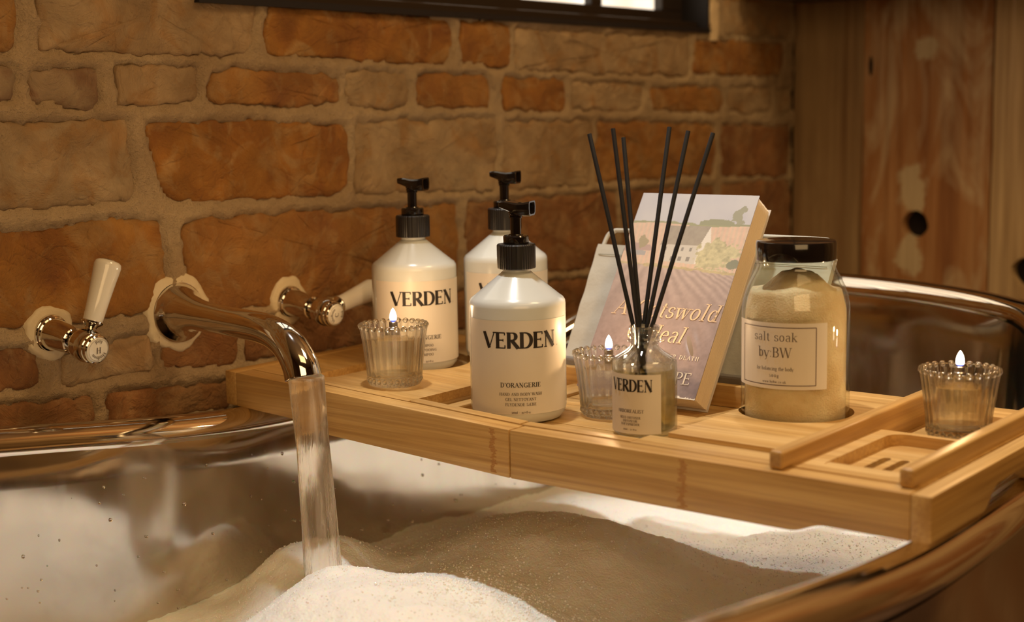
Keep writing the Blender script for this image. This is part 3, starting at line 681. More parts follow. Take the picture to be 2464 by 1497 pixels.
# ================================================================== BATHTUB
RIM = [(1.38,.70),(1.385,.645),(1.370,.565),(1.325,.472),(1.255,.408),(1.125,.353),(.94,.331),(.80,.326),(.66,.325),(.50,.328),(.36,.345),(.22,.40),(.12,.48),(.07,.58),(.06,.66),(.08,.75),(.15,.84),(.28,.91),(.42,.936),(.58,.938),(.77,.928),(.95,.925),(1.12,.900),(1.26,.842),(1.34,.775)]
def rimz(x, y):
    l = max(0, .84-x); l = .45*l*l
    t = min(1, max(0, (x-1.07)/.24)); return -.2516+.0195*(y-.62)+.076*t*t*(3-2*t)+l/(1+l/.075)
RC = catmull([(x, y, 0) for x, y in RIM], 9, True); NR = len(RC)
ctr = Vector((sum(p.x for p in RC)/NR, sum(p.y for p in RC)/NR, 0))
RN = []
for i in range(NR):
    t = (RC[(i+1) % NR]-RC[i-1]).normalized(); n_ = Vector((t.y, -t.x, 0))
    if n_.dot(RC[i]-ctr) < 0: n_ = -n_
    RN.append(n_)
RR = .0165
# section: (outward offset, height below rim top)
sec = []
for k in range(13):                       # rolled rim from the outside underneath, over the top, to the inside
    a = math.radians(-70+250*k/12); sec.append((RR*math.cos(a), -RR+RR*math.sin(a)))
inner = [(-.0185,-.030),(-.019,-.045),(-.0205,-.08),(-.0235,-.12),(-.031,-.17),(-.050,-.23),(-.09,-.29),(-.13,-.345),(-.19,-.385),(-.26,-.40)]
outer = [(.004,-.036),(-.004,-.060),(-.010,-.12),(-.018,-.20),(-.040,-.30),(-.075,-.38),(-.12,-.44),(-.15,-.47),(-.15,-.52),(-.12,-.575),(-.10,-.585)]
def loft(secs, wob=0):
    V = []; Fc = []
    for off, dz in secs:
        for i in range(NR):
            p = RC[i]; q = p+RN[i]*off
            if off < -.06: q = p+RN[i]*(-.06)+(ctr-p)*min(1, (-.06-off)/.32)
            z = rimz(p.x, p.y)*(1 if dz > -.3 else 1)+dz
            if dz < -.28: z = rimz(p.x, p.y)*(1-(-.28-dz)/.3)+(-.255)*((-.28-dz)/.3)+dz if dz > -.58 else -.255+dz
            if wob and off < -.017: q = q+RN[i]*wob*noise.noise((q.x*9, q.y*9, z*9))
            V.append((q.x, q.y, max(z, ZF+.001)))
    m = len(secs)
    for j in range(m-1):
        for i in range(NR): k = (i+1) % NR; Fc.append((j*NR+i, j*NR+k, (j+1)*NR+k, (j+1)*NR+i))
    return V, Fc
tub = thing('bathtub', (.72, .62, ZF), 'polished metal freestanding bath with rolled rim holding foam and the tray', 'bathtub')
V, Fc = loft([(RR*math.cos(math.radians(a)), -RR+RR*math.sin(math.radians(a))) for a in range(-80, 216, 15)])
mk('rolled_rim', V, Fc, M_TUB, tub, smooth='all')
V, Fc = loft([(-.0158, -.0185)]+inner, .003); V.append((ctr.x, ctr.y, -.66)); m = len(inner)
for i in range(NR): Fc.append((m*NR+i, m*NR+(i+1) % NR, len(V)-1))
mk('inner_shell', V, Fc, M_TUBIN, tub, smooth='all', label='inside of the bath mirroring the foam')
V, Fc = loft(outer[:]); m = len(outer)-1
Fc.append(tuple(m*NR+i for i in range(NR)))
mk('outer_shell', V, Fc, metal_mat('dark_nickel', (.42, .36, .30), .12, .10), tub, smooth='all')
# a seam where the rim was joined, droplets on the inside
V, Fc = [], []
def ico(c, r, s=(1, 1, 1)):
    t = (1+5**.5)/2; vs = [(-1,t,0),(1,t,0),(-1,-t,0),(1,-t,0),(0,-1,t),(0,1,t),(0,-1,-t),(0,1,-t),(t,0,-1),(t,0,1),(-t,0,-1),(-t,0,1)]
    fs = [(0,11,5),(0,5,1),(0,1,7),(0,7,10),(0,10,11),(1,5,9),(5,11,4),(11,10,2),(10,7,6),(7,1,8),(3,9,4),(3,4,2),(3,2,6),(3,6,8),(3,8,9),(4,9,5),(2,4,11),(6,2,10),(8,6,7),(9,8,1)]
    l = (1+t*t)**.5
    return [(c[0]+r*v[0]/l*s[0], c[1]+r*v[1]/l*s[1], c[2]+r*v[2]/l*s[2]) for v in vs], fs
parts = []
for k in range(230):
    i = random.choice([j for j in range(NR) if RC[j].y > .8 and RC[j].x < 1.2]); d = random.uniform(.03, .16)
    off = np.interp(-d, [s[1] for s in inner][::-1], [s[0] for s in inner][::-1]); p = RC[i]+RN[i]*(off-.0004)
    p = p + (RC[(i+1) % NR]-RC[i])*random.random()
    r = random.choice((.0006, .0008, .001, .0014)); parts.append(ico((p.x, p.y, rimz(p.x, p.y)-d), r, (1, .6, 1.25)))
V, Fc = merge(*parts); mk('water_droplets', V, Fc, M_DROP, tub, smooth='all', kind='stuff', label='small water droplets on the inner wall')

# ------------------------------------------------------------------ bath foam (height field inside the bath)
def foam_h(x, y):
    z = -.392
    def g(cx, cy, a, sx, sy, rot=0):
        c, s = math.cos(rot), math.sin(rot); dx, dy = x-cx, y-cy; u = (dx*c+dy*s)/sx; v = (-dx*s+dy*c)/sy
        return a*math.exp(-(u*u+v*v)**1.3)
    z += g(.680, .675, .064, .115, .120, .0)            # lit near mound
    z += g(.62, .45, .058, .22, .12)
    z += g(.910, .690, .057, .110, .120, .3)             # shaded mound under the tray
    z += g(1.12, .48, .032, .13, .12)                 # flat lit foam at the right
    z += g(1.12, .82, .014, .22, .08)                 # lit foam beyond the tray
    z += g(.79, .850, .042, .060, .050)               # small mound behind the stream
    z += g(.735, .775, .020, .045, .040)
    z += .006*noise.noise((x*11, y*11, 1))+.0030*noise.noise((x*34, y*34, 4))
    return z
V = []; idx = {}; Fc = []; st = .0032
xs = np.arange(.02, 1.40, st); ys = np.arange(.28, .96, st)
poly = [(RC[i]+RN[i]*-.018) for i in range(NR)]
px = np.array([p.x for p in poly]); py = np.array([p.y for p in poly]); X, Y = np.meshgrid(xs, ys)
ins = np.zeros(X.shape, bool)
for k in range(NR):
    x1, y1, x2, y2 = px[k], py[k], px[(k+1) % NR], py[(k+1) % NR]
    if y1 == y2: continue
    ins ^= ((y1 > Y) != (y2 > Y)) & (X < (x2-x1)*(Y-y1)/(y2-y1)+x1)
for j in range(X.shape[0]):
    for i in range(X.shape[1]):
        if ins[j, i]:
            x, y = X[j, i], Y[j, i]; b = noise.cell((x*260, y*260, 0))
            idx[j, i] = len(V); V.append((x+.0008*noise.noise((x*400, y*400, 0)), y, foam_h(x, y)+.0010*noise.noise((x*140, y*140, 3))+.0006*b))
for (j, i) in idx:
    q = [idx.get((j, i)), idx.get((j, i+1)), idx.get((j+1, i+1)), idx.get((j+1, i))]
    if None not in q: Fc.append(tuple(q))
fo = mk('bath_foam', V, Fc, M_FOAM, None, org=(.75, .6, -.40), smooth='all')
tag(fo, 'white mounds of soap foam filling the bath below the tray', 'foam', kind='stuff')
def octa(c, r):
    return [(c[0]+r, c[1], c[2]), (c[0]-r, c[1], c[2]), (c[0], c[1]+r, c[2]), (c[0], c[1]-r, c[2]), (c[0], c[1], c[2]+r), (c[0], c[1], c[2]-r)], [(0,2,4),(2,1,4),(1,3,4),(3,0,4),(2,0,5),(1,2,5),(3,1,5),(0,3,5)]
parts = []
for k in range(15000):
    if k % 3 == 0: x = random.gauss(.765, .045); y = random.gauss(.60, .06)
    else: x = random.uniform(.50, 1.10); y = random.uniform(.37, .88)
    if k % 11 == 0: x = random.uniform(1.0, 1.15); y = random.uniform(.40, .62)
    r = random.choice((.0004, .0005, .0006, .0008))
    z_ = foam_h(x, y)
    if k % 12: parts.append(octa((x, y, z_+r*.15), r))
    else: parts.append(ico((x, y, z_+r*.3), r*1.5))
V, Fc = merge(*parts)
bu = mk('foam_bubbles', V, Fc, M_BUBBLE, fo, smooth='all', kind='stuff', label='tiny glinting bubbles on the foam')

# ================================================================== BATH CADDY
TP = -.2276; FLZ = TP-.0092; TH = .0361; NT_ = .0295
JY = .637; SL = .0416
def lift(V): return [(v[0], v[1], v[2]+SL*max(0, v[1]-JY)) for v in V]
cad = thing('bath_caddy', (.92, .63, TP-NT_), 'long pale bamboo bath tray lying across the bath', 'bath tray')
def part(name, VF, mat=M_BAM, bev=.0012, up=False, **k):
    V, Fc = VF
    return mk(name, lift(V) if up else V, Fc, mat, cad, bev=bev, smooth=True, **k)
def smoothstep_pts(y0, y1, z0, z1, n=6):
    return [(y0+(y1-y0)*k/n, z0+(z1-z0)*(.5-.5*math.cos(PI*k/n))) for k in range(n+1)]
# front and back rails, each in two halves, with the raised feet
pr = [(.3321, TP), (.3321, TP-NT_)]+[(a, b) for a, b in smoothstep_pts(.388, .412, TP-NT_, TP-TH)]+[(JY-.0006, TP-TH), (JY-.0006, TP)]
pf = [(JY+.0006, TP), (JY+.0006, TP-TH)]+[(a, b) for a, b in smoothstep_pts(.845, .870, TP-TH, TP-NT_)]+[(.9364, TP-NT_), (.9364, TP)]
part('front_rail', extrude(pr, .785, .8030, 'yz')); part('front_rail', extrude(pf, .785, .8030, 'yz'), up=True)
part('back_rail', extrude(pr, 1.035, 1.053, 'yz')); part('back_rail', extrude(pf, 1.035, 1.053, 'yz'), up=True)
# inner rails
for x0, x1 in ((.8060, .8175), (1.0205, 1.0330)):
    V, Fc = boxv(x0, x1, .545, JY-.0004+.006, FLZ-.010, TP); part('inner_rail', (V, Fc), bev=.0016)
    V, Fc = boxv(x0, x1, JY+.0066, .756, FLZ-.010, TP); part('inner_rail', (V, Fc), bev=.0016, up=True)
part('flat_rail', boxv(.8034, .8295, .3322, .5445, TP-.008, TP), bev=.0008)
part('flat_rail', boxv(1.0205, 1.0346, .3322, .5445, TP-.008, TP), bev=.0008)
# ends
def arch_end(y0, y1, up):
    P = [(.7849, TP), (.7849, TP-NT_), (.868, TP-NT_)]+smoothstep_pts(.868, .895, TP-NT_, TP-NT_+.014)+smoothstep_pts(.943, .970, TP-NT_+.014, TP-NT_)+[(1.053, TP-NT_), (1.053, TP)]
    P2 = []
    for q in P:
        if not P2 or math.hypot(q[0]-P2[-1][0], q[1]-P2[-1][1]) > 1e-5: P2.append(q)
    return extrude(P2, y0, y1, 'xz')
V, Fc = arch_end(.3188, .3320, False); part('end_board', (V, Fc), M_BAMX, bev=.0016)
V, Fc = arch_end(.9365, .9500, True); part('end_board', (V, Fc), M_BAMX, up=True, bev=.0016)
# left panel with keyhole shaped cut-out
cx0, cy0, rr = .932, .860, .0475
key = []
for k in range(41):
    a = math.radians(-158+316*k/40); key.append((cx0+rr*math.cos(a), cy0+rr*math.sin(a)))
ya, yb = .861, .880
arcs = circ(cx0, cy0, rr, 72); arcs = [p for p in arcs if not (p[0] < cx0 and ya-.0005 < p[1] < yb+.0005)]
arcs.sort(key=lambda p: math.atan2(p[1]-(ya+yb)/2, p[0]-cx0))
rs = (yb-ya)/2; end = [(.822+rs+rs*math.cos(math.radians(a)), (ya+yb)/2+rs*math.sin(math.radians(a))) for a in range(90, 271, 15)]
hole = arcs+[(x, y) for x, y in end]
V, Fc = plate_with_holes([(.8035, .7535), (1.0345, .7535), (1.0345, .9360), (.8035, .9360)], [hole], TP-.0075, TP)
part('cup_panel', (V, Fc), bev=0, up=True, label='panel with a keyhole-shaped glass slot')
part('panel_apron', boxv(.812, 1.02, .7537, .7600, FLZ-.010, TP-.0074), M_BAMX, up=True)
part('base_slat', boxv(.8176, 1.0204, .76, .936, FLZ-.0035, FLZ+.003), up=True, bev=.0008)
# unseen thin boards added under grooves and floor to block light streaks
part('light_blocker', boxv(.8032, 1.0348, .5460, JY, FLZ-.0125, FLZ-.0102), bev=0)
part('light_blocker', boxv(.8032, 1.0348, JY, .7595, FLZ-.0125, FLZ-.0102), bev=0, up=True)
part('light_blocker', boxv(.8032, 1.0348, .4300, .5460, FLZ-.0125, FLZ-.0102), bev=0)
# middle floor
part('cross_slat', boxv(.8176, 1.0204, .7385, .7500, FLZ-.006, FLZ), M_BAMX, up=True)
part('cross_slat', boxv(.8176, 1.0204, .700, .7215, FLZ-.006, FLZ), M_BAMX, up=True)
ysp = [.8178, .858, .900, .942, .984, 1.0204]
for a, b in zip(ysp, ysp[1:]): part('floor_slat', boxv(a, b-.0012, .440, .6995, FLZ-.006, FLZ), bev=.0006)
# cup plate on the right with its round hole
V, Fc = plate_with_holes(rrect(.8300, 1.0200, .4300, .5300, .001, 2), [circ(.9460, .4910, .0425, 64)], TP-.0058, TP+.0032)
part('cup_plate', (V, Fc), bev=0, label='raised plate with a round hole for the jar')
part('flat_rail', boxv(.8300, 1.0200, .3325, .3360, TP-.010, TP), bev=.0006)
# soap dish and candle bay between the two upright bars
dz = TP+.0006
V, Fc = plate_with_holes([(.803, .3415), (.9330, .3415), (.9330, .4190), (.803, .4190)], [rrect(.8130, .9270, .3520, .4060, .012, 6)], TP-.012, dz)
part('soap_dish', (V, Fc), bev=0, label='shallow soap dish with rounded corners')
slots = [rrect(.824, .888, .3885, .3950, .0031, 4), rrect(.824, .888, .3755, .3820, .0031, 4), rrect(.824, .888, .3625, .3690, .0031, 4)]
V, Fc = plate_with_holes([(.8131, .3521), (.9269, .3521), (.9269, .4059), (.8131, .4059)], slots, TP-.013, TP-.0075)
part('soap_dish_floor', (V, Fc), bev=0, label='slotted dish floor')
part('bay_floor', boxv(.9332, 1.0203, .3415, .4190, TP-.0160, TP-.0104), bev=.0006)
BZ = TP+.0125
def bar(y0, y1, x0):
    P = [(x0, TP+.0004), (x0, BZ), (1.049, BZ), (1.049, TP+.0004), (1.0345, TP+.0004), (1.0345, TP-.014), (.8035, TP-.014), (.8035, TP+.0004)]
    return extrude(P, y0, y1, 'xz')
part('upright_bar', bar(.4192, .4286, .7895), M_BAMX, bev=.0022, seg=3)
part('upright_bar', bar(.3340, .3432, .7935), M_BAMX, bev=.0022, seg=3)
# book rest: ledge bar, leaning frame with grey fabric
part('book_ledge', boxv(.9795, .9885, .535, .742, FLZ, FLZ+.0175), bev=.001)
LA = math.radians(60); lx, lz = math.cos(LA), math.sin(LA)
RB = Vector((.994, 0, FLZ+.014))
def rp(h, y, off=0): return Vector((RB.x+lx*h-lz*off, y, RB.z+lz*h+lx*off))   # off: towards the bather
YL, YR = .744, .512; HP = .118
loop = [rp(.0, YL-.004), rp(HP-.0, YL-.004)]
wire = catmull([rp(-.004, YL-.004), rp(HP*.6, YL-.004), rp(HP+.004, YL-.004), rp(HP+.014, YL-.010), rp(HP+.016, YL-.024), rp(HP+.016, (YL+YR)/2), rp(HP+.016, YR+.024), rp(HP+.014, YR+.010), rp(HP+.004, YR+.004), rp(HP*.6, YR+.004), rp(-.004, YR+.004)], 8)
V, Fc = tube(wire, .0019, 10); rest = mk('rest_frame', V, Fc, M_FABRIC, cad, smooth=True, label='bent wire frame of the book rest')
V, Fc = [], []; NA, NB = 26, 30
for side in (0, 1):
    for j in range(NB+1):
        for i in range(NA+1):
            y = YR+(YL-YR)*i/NA; h = HP*j/NB
            o = .0012*math.sin(h*230+3*math.sin(i*.25))*math.exp(-((i/NA-.95)/.3)**2)*.35+.0008*noise.noise((y*60, h*30, 0))
            V.append(rp(h, y, (.0030+o) if side == 0 else -.0030))
N1 = (NA+1)*(NB+1)
for s in (0, 1):
    for j in range(NB):
        for i in range(NA): k = s*N1+j*(NA+1)+i; Fc.append((k, k+1, k+NA+2, k+NA+1))
rim_ = [i for i in range(NA+1)]+[(j*(NA+1)+NA) for j in range(1, NB+1)]+[NB*(NA+1)+i for i in range(NA-1, -1, -1)]+[j*(NA+1) for j in range(NB-1, 0, -1)]
for a, b in zip(rim_, rim_[1:]+rim_[:1]): Fc.append((a, b, b+N1, a+N1))
fab = mk('rest_fabric', V, Fc, M_FABRIC, cad, smooth=40, label='pale grey fabric panel of the book rest')
V, Fc = merge(tube([rp(h, YL-.030, .0040+.0004*math.sin(h*200)) for h in np.linspace(.004, HP-.003, 30)], .0006, 6), tube([rp(HP-.010, y, .0038) for y in np.linspace(YL-.004, YR+.004, 20)], .0003, 6))
mk('stitching', V, Fc, M_STITCH, fab)
mk('rest_foot', *boxv(.9888, 1.006, YR-.004, YL+.002, FLZ, FLZ+.0235), pbr('dark_grey_cover', (.20, .18, .16), .6), cad, bev=.002)
# darker growth rings printed in the bamboo (nodes)
for y, up in ((.4900, False), (.652, True)):
    parts = []
    for k in range(26):
        z = TP-.002-.033*k/26; s = random.uniform(.0006, .0016); yy = y+random.uniform(-.0016, .0016)
        parts.append(boxv(.78485, .7852, yy-s*2, yy+s*2, z-.0005, z+.0003))
    V, Fc = merge(*parts); part('bamboo_node', (V, Fc), M_NODE, bev=0, up=up, kind='stuff', label='brown growth node in the bamboo')
# ================================================================== SOAP DISPENSERS
def zf(c, r, py):
    """height of the point on the near side of an upright cylinder seen at image row py"""
    d = Vector((-c[0], -c[1], 0)).normalized(); q = Vector((c[0], c[1], 0))+d*r
    lo, hi = -.6, .3
    for _ in range(40):
        m = (lo+hi)/2; p = Vector((q.x, q.y, m)); y = CY+F*p.dot(CYV)/p.dot(CF)
        if y > py: lo = m
        else: hi = m
    return lo
def cylmap(c, r, a0, z):
    e1 = Vector((-c[0], -c[1], 0)).normalized(); e2 = Vector((-e1.y, e1.x, 0))
    def fn(u, v):
        a = a0+u/r; return Vector((c[0], c[1], z+v))+(e1*math.cos(a)+e2*math.sin(a))*r
    return fn
def label_patch(c, r, a0, half, z0, z1, n=40, rc=.0):
    f = cylmap(c, r, a0, 0); V = []; Fc = []
    for k in range(n+1):
        u = -half*r+2*half*r*k/n; V += [f(u, z0), f(u, z1)]
    for k in range(n): Fc.append((2*k, 2*k+2, 2*k+3, 2*k+1))
    return V, Fc
BRD = .0377
def dispenser_body(c, zb, label, alpha):
    t = thing('soap_dispenser', (c[0], c[1], zb), label, 'bottle')
    C0 = Vector((c[0], c[1], zb))
    prof = [(.0, .0015), (.020, .0012), (.029, .0), (.0335, .0014), (.0364, .0052), (BRD, .0105), (BRD, .0895), (.0374, .0922), (.0358, .0946), (.0330, .0966), (.0125, .1135), (.0110, .1150), (.0108, .1165), (.0108, .122)]
    V, Fc = lathe(prof, 96, C0); mk('bottle_body', V, Fc, M_PLASTIC, t, smooth=30)
    rib = lambda tt, i: 1+.012*(1 if int(tt/(2*PI)*96) % 2 else -1)
    prof = [(.0128, .1172), (.0146, .1172), (.0149, .1180), (.0149, .1352), (.0141, .1362), (.0100, .1362)]
    V, Fc = lathe(prof, 96, C0, rib); cap = mk('screw_collar', V, Fc, M_BLACKM, t, smooth=20)
    prof = [(.0, .1362), (.0098, .1362), (.0100, .1368), (.0100, .1418), (.0092, .1428), (.0058, .1430), (.0054, .1437), (.0, .1437)]
    V, Fc = lathe(prof, 48, C0); mk('pump_ring', V, Fc, M_BLACKG, cap, smooth=30)
    prof = [(.0042, .1425), (.0042, .1560), (.0050, .1562), (.0050, .1572), (.0045, .1576), (.0053, .1580), (.0053, .1592), (.0046, .1596), (.0055, .1600), (.0056, .1640), (.0, .1640)]
    V, Fc = lathe(prof, 32, C0); stem = mk('pump_stem', V, Fc, M_BLACKG, t, smooth=30)
    u = (RT*.93-FW*.36).normalized(); s = Vector((-u.y, u.x, 0)); V = []; Fc = []
    # stations along the head: position, half width, top, bottom
    st = [(-.0128, .0032, .1680, .1650), (-.0123, .0042, .1688, .1640), (-.009, .0054, .1692, .1630), (-.004, .0066, .1690, .1612), (.000, .0076, .1684, .1592), (.004, .0080, .1680, .1580), (.009, .0079, .1684, .1577), (.0130, .0077, .1692, .1578), (.0138, .0074, .1694, .1582)]
    for a, hw, zt, zb_ in st:
        for (dx, dzz) in ((-1, .1), (-.96, .72), (-.8, .98), (0, 1), (.8, .98), (.96, .72), (1, .1), (.92, -.75), (.6, -1), (-.6, -1), (-.92, -.75)):
            zm = (zt+zb_)/2; V.append(C0+u*a+s*(hw*dx)+Vector((0, 0, zm+(zt-zb_)/2*dzz)))
    n = 11
    for i in range(len(st)-1):
        for k in range(n): k2 = (k+1) % n; Fc.append((i*n+k, i*n+k2, (i+1)*n+k2, (i+1)*n+k))
    Fc.append(tuple(range(n)))
    # recessed square mouth
    base = len(V); i0 = (len(st)-1)*n; a = st[-1][0]
    cen = C0+u*a+Vector((0, 0, (.1694+.1582)/2))
    for k in range(n): V.append(cen+(V[i0+k]-cen)*.80)
    for k in range(n): V.append(cen-u*.005+(V[i0+k]-cen)*.68)
    for k in range(n): k2 = (k+1) % n; Fc += [(i0+k, i0+k2, base+k2, base+k), (base+k, base+k2, base+n+k2, base+n+k)]
    Fc.append(tuple(base+n+k for k in range(n)))
    mk('pump_head', V, Fc, M_BLACKG, t, smooth=35)
    lab = mk('label', *label_patch(c, BRD+.00025, alpha, math.radians(74), zb+.0090, zb+.0810), M_LABEL, t, smooth='all', label='cream paper label')
    f = cylmap(c, BRD+.0005, alpha, zb+.0600)
    put_text('brand_lettering', 'VERDEN', .0122, f, M_INK, lab, width=.0600, weight=.235, serif=.10, thin=.30)
    put_text('brand_dot', '.', .0060, cylmap(c, BRD+.0005, alpha+.0322/BRD, zb+.0600), M_INK, lab, weight=.2, serif=0)
    return t, lab
def small_lines(c, zb, alpha, lab, lines):
    for s, zz, cap, wd in lines:
        put_text('product_lettering', s, cap, cylmap(c, BRD+.0005, alpha, zb+zz), M_INK if cap > .0026 else M_INKG, lab, width=wd, weight=.17 if cap > .0026 else .19, serif=.15)
D1 = (.8610, .6880); D2 = (.9300, .8600); D3 = (.9930, .8060)
Z1 = FLZ; Z2 = -.2245; Z3 = TP+SL*(.806-JY)
A1, A2, A3 = math.radians(2.5), math.radians(12), math.radians(7)
_, l1 = dispenser_body(D1, Z1, 'white hand wash bottle with black pump, nearest and lowest of the three', A1)
_, l2 = dispenser_body(D2, Z2, 'white shampoo bottle with black pump behind the left candle, leftmost of three', A2)
_, l3 = dispenser_body(D3, Z3, 'white pump bottle half hidden behind the nearest bottle', A3)
small_lines(D1, Z1, A1, l1, [("D'ORANGERIE", .0300, .0035, .0315), ('HAND AND BODY WASH', .0236, .0022, .0335), ('GEL NETTOYANT', .0196, .0022, .0240), ('FLYDENDE SÆBE', .0156, .0022, .0240), ('500ml — 16.9 fl oz', .0098, .0017, .0150)])
small_lines(D2, Z2, A2, l2, [("D'ORANGERIE", .0300, .0035, .0315), ('SHAMPOO', .0236, .0022, .0150), ('SHAMPOOING', .0196, .0022, .0210), ('SHAMPOO', .0156, .0022, .0150), ('500ml — 16.9 fl oz', .0098, .0017, .0150)])
small_lines(D3, Z3, A3, l3, [("D'ORANGERIE", .0300, .0035, .0315)])

# ================================================================== CANDLE GLASSES
def flame_mat():
    t = NT('candle_flame'); g = t.n('ShaderNodeSeparateXYZ', {'Vector': t.tc.outputs['Generated']}).outputs[2]
    c = t.ramp(g, [(0, (.05, .10, .9)), (.12, (.25, .30, 1)), (.22, (1, .84, .70)), (.55, (1, .88, .68))])
    s = t.ramp(g, [(0, (.05,)*3), (.12, (.12,)*3), (.26, (1,)*3)])
    t.L.new(c, t.b.inputs['Emission Color']); t.L.new(t.math('MULTIPLY', s, 16.0), t.b.inputs['Emission Strength']); return t.done((0, 0, 0), 1)
M_FLAME = flame_mat()
NB_ = 26
def candle_proto(c, zb, fl_h=.0115):
    C0 = Vector((c[0], c[1], zb))
    g = thing('candle_glass', C0)
    def rib(t, i):
        return 1+.030*abs(math.sin(NB_*t/2)) if 3 <= i <= 13 else 1
    prof = [(.0, .0), (.0190, .0), (.0212, .0010), (.0216, .0030), (.0220, .0058), (.0224, .0100), (.0231, .018), (.0243, .028), (.0256, .038), (.0266, .0440), (.0272, .0468), (.0276, .0488), (.0274, .0500), (.0262, .0503),
            (.0250, .0498), (.0244, .0470), (.0232, .0380), (.0218, .026), (.0207, .014), (.0200, .0095), (.0180, .0080), (.0, .0078)]
    V, Fc = lathe(prof, NB_*6, C0, rib); gl = mk('glass_cup', V, Fc, M_GLASS, g, smooth=45)
    parts = []
    for k in range(NB_):
        a = 2*PI*(k+.5)/NB_; p = C0+Vector((.0268*math.cos(a), .0268*math.sin(a), .0494))
        V2, F2 = lathe([(0, -.0022), (.0015, -.0017), (.0025, 0), (.0022, .0014), (.0012, .0023), (0, .0026)], 10, p); parts.append((V2, F2))
    V, Fc = merge(*parts); mk('beaded_rim', V, Fc, M_GLASS, g, smooth='all', label='glass beads around the rim')
    parts = []
    for k in range(NB_):
        a = 2*PI*(k+.5)/NB_; p = C0+Vector((.0214*math.cos(a), .0214*math.sin(a), .0048))
        parts.append(lathe([(0, -.0016), (.0012, -.0012), (.0019, 0), (.0017, .0016), (0, .0030)], 8, p))
    V, Fc = merge(*parts); mk('beaded_foot', V, Fc, M_GLASS, g, smooth='all')
    t = thing('tea_light', C0+Vector((0, 0, .0085)))
    prof = [(0, .0085), (.0150, .0085), (.0176, .0092), (.0186, .0110), (.0190, .0380), (.0184, .0392), (.0070, .0415), (.0048, .0425), (.0, .0425)]
    V, Fc = lathe(prof, 56, C0); mk('oil_capsule', V, Fc, M_GEL, t, smooth=35, label='clear capsule of lamp oil')
    V, Fc = lathe([(0, .0118), (.0160, .0118), (.0160, .0310), (0, .0310)], 40, C0); 
    V, Fc = lathe([(0, .0418), (.0042, .0420), (.0042, .0478), (.0036, .0484), (.0036, .0518), (.0030, .0524), (.0, .0524)], 24, C0); mk('wick_holder', V, Fc, M_BRASS, t, smooth=30, label='small metal wick holder')
    h = fl_h; V, Fc = lathe([(0, 0), (.0018, .0005), (.0027, .10*h+.0005), (.0030, .28*h), (.0028, .48*h), (.0021, .70*h), (.0011, .88*h), (.0003, .98*h), (0, h)], 20, C0+Vector((0, 0, .0522)))
    mk('flame', V, Fc, M_FLAME, t, smooth='all', label='small white flame with a blue base')
    return g, t
def dup(root, C1, dup_label, group=None):
    r = root.copy(); COL.objects.link(r); r.location = (C1[0], C1[1], C1[2]+Z0); r['label'] = dup_label
    for ch in list(root.children):
        c = ch.copy(); COL.objects.link(c); c.parent = r
    return r
cL = (.842, .8035, TP+SL*(.8035-JY)); cM = (.9035, .631, FLZ); cR = (.984, .3812, TP-.0104)
g0, t0 = candle_proto(cL[:2], cL[2])
tag(g0, 'ribbed glass candle cup on the left panel in front of the shampoo bottle', 'candle holder')
tag(t0, 'lit oil tea light inside the leftmost ribbed glass', 'candle')
dup(g0, cM, 'ribbed glass candle cup in the middle, behind the reed diffuser'); dup(t0, (cM[0], cM[1], cM[2]+.0085), 'lit oil tea light in the middle glass, behind the diffuser bottle')
dup(g0, cR, 'ribbed glass candle cup between the upright bars at the right end'); dup(t0, (cR[0], cR[1], cR[2]+.0085), 'lit oil tea light inside the rightmost ribbed glass')
for o in [o for o in COL.objects if o.parent is None and o.name.split('.')[0] == 'candle_glass']: o['category'] = 'candle holder'; o['group'] = 'ribbed candle glasses on the bath tray'
for o in [o for o in COL.objects if o.parent is None and o.name.split('.')[0] == 'tea_light']: o['category'] = 'candle'; o['group'] = 'lit tea lights in the ribbed glasses'
for c in (cL, cM, cR): light('candle_glow', 'POINT', (c[0], c[1], c[2]+.066), (0, 0, -1), .17, (1, .62, .30), shadow_soft_size=.003)

# ================================================================== REED DIFFUSER
q = atz(1552, 1040, FLZ); DC = (q.x, q.y); DZ = FLZ; C0 = Vector((DC[0], DC[1], DZ)); DR = .0239
dif = thing('reed_diffuser', C0, 'small clear glass bottle of yellowish oil holding black reeds', 'diffuser')
prof = [(.0, .0012), (.0180, .0008), (.0205, .0), (.0226, .0008), (.0238, .0030), (DR, .0055), (DR, .0525), (.0236, .0545), (.0222, .0562), (.0128, .0625), (.0108, .0645), (.0102, .0662), (.0104, .0674), (.0122, .0684), (.0124, .0696), (.0106, .0706), (.0104, .0718), (.0118, .0726), (.0118, .0736), (.0104, .0744), (.0104, .0760), (.0112, .0770), (.0112, .0792), (.0104, .0802), (.0090, .0800),
        (.0084, .0785), (.0084, .0665), (.0092, .0645), (.0116, .0615), (.0200, .0558), (.0220, .0535), (.0224, .0510), (.0224, .0060), (.0205, .0040), (.0, .0036)]
V, Fc = lathe(prof, 72, C0); gb = mk('glass_bottle', V, Fc, M_GLASSB, dif, smooth=40)
V, Fc = lathe([(0, .0037), (.0205, .0041), (.02235, .0062), (.02235, .0490), (0, .0490)], 56, C0); mk('diffuser_oil', V, Fc, M_OIL, dif, smooth=40, label='pale yellow fragrance oil')
aD = math.radians(-27); lab = mk('label', *label_patch(DC, DR+.0003, aD, math.radians(56), zf(DC, DR, 1046), zf(DC, DR, 903)), M_LABEL, dif, smooth='all', label='cream paper label')
zz = lambda py: zf(DC, DR, py)
put_text('brand_lettering', 'VERDEN', zz(915)-zz(944), cylmap(DC, DR+.0006, aD, zz(944)), M_INK, lab, width=.0345, weight=.24, serif=.10, thin=.30)
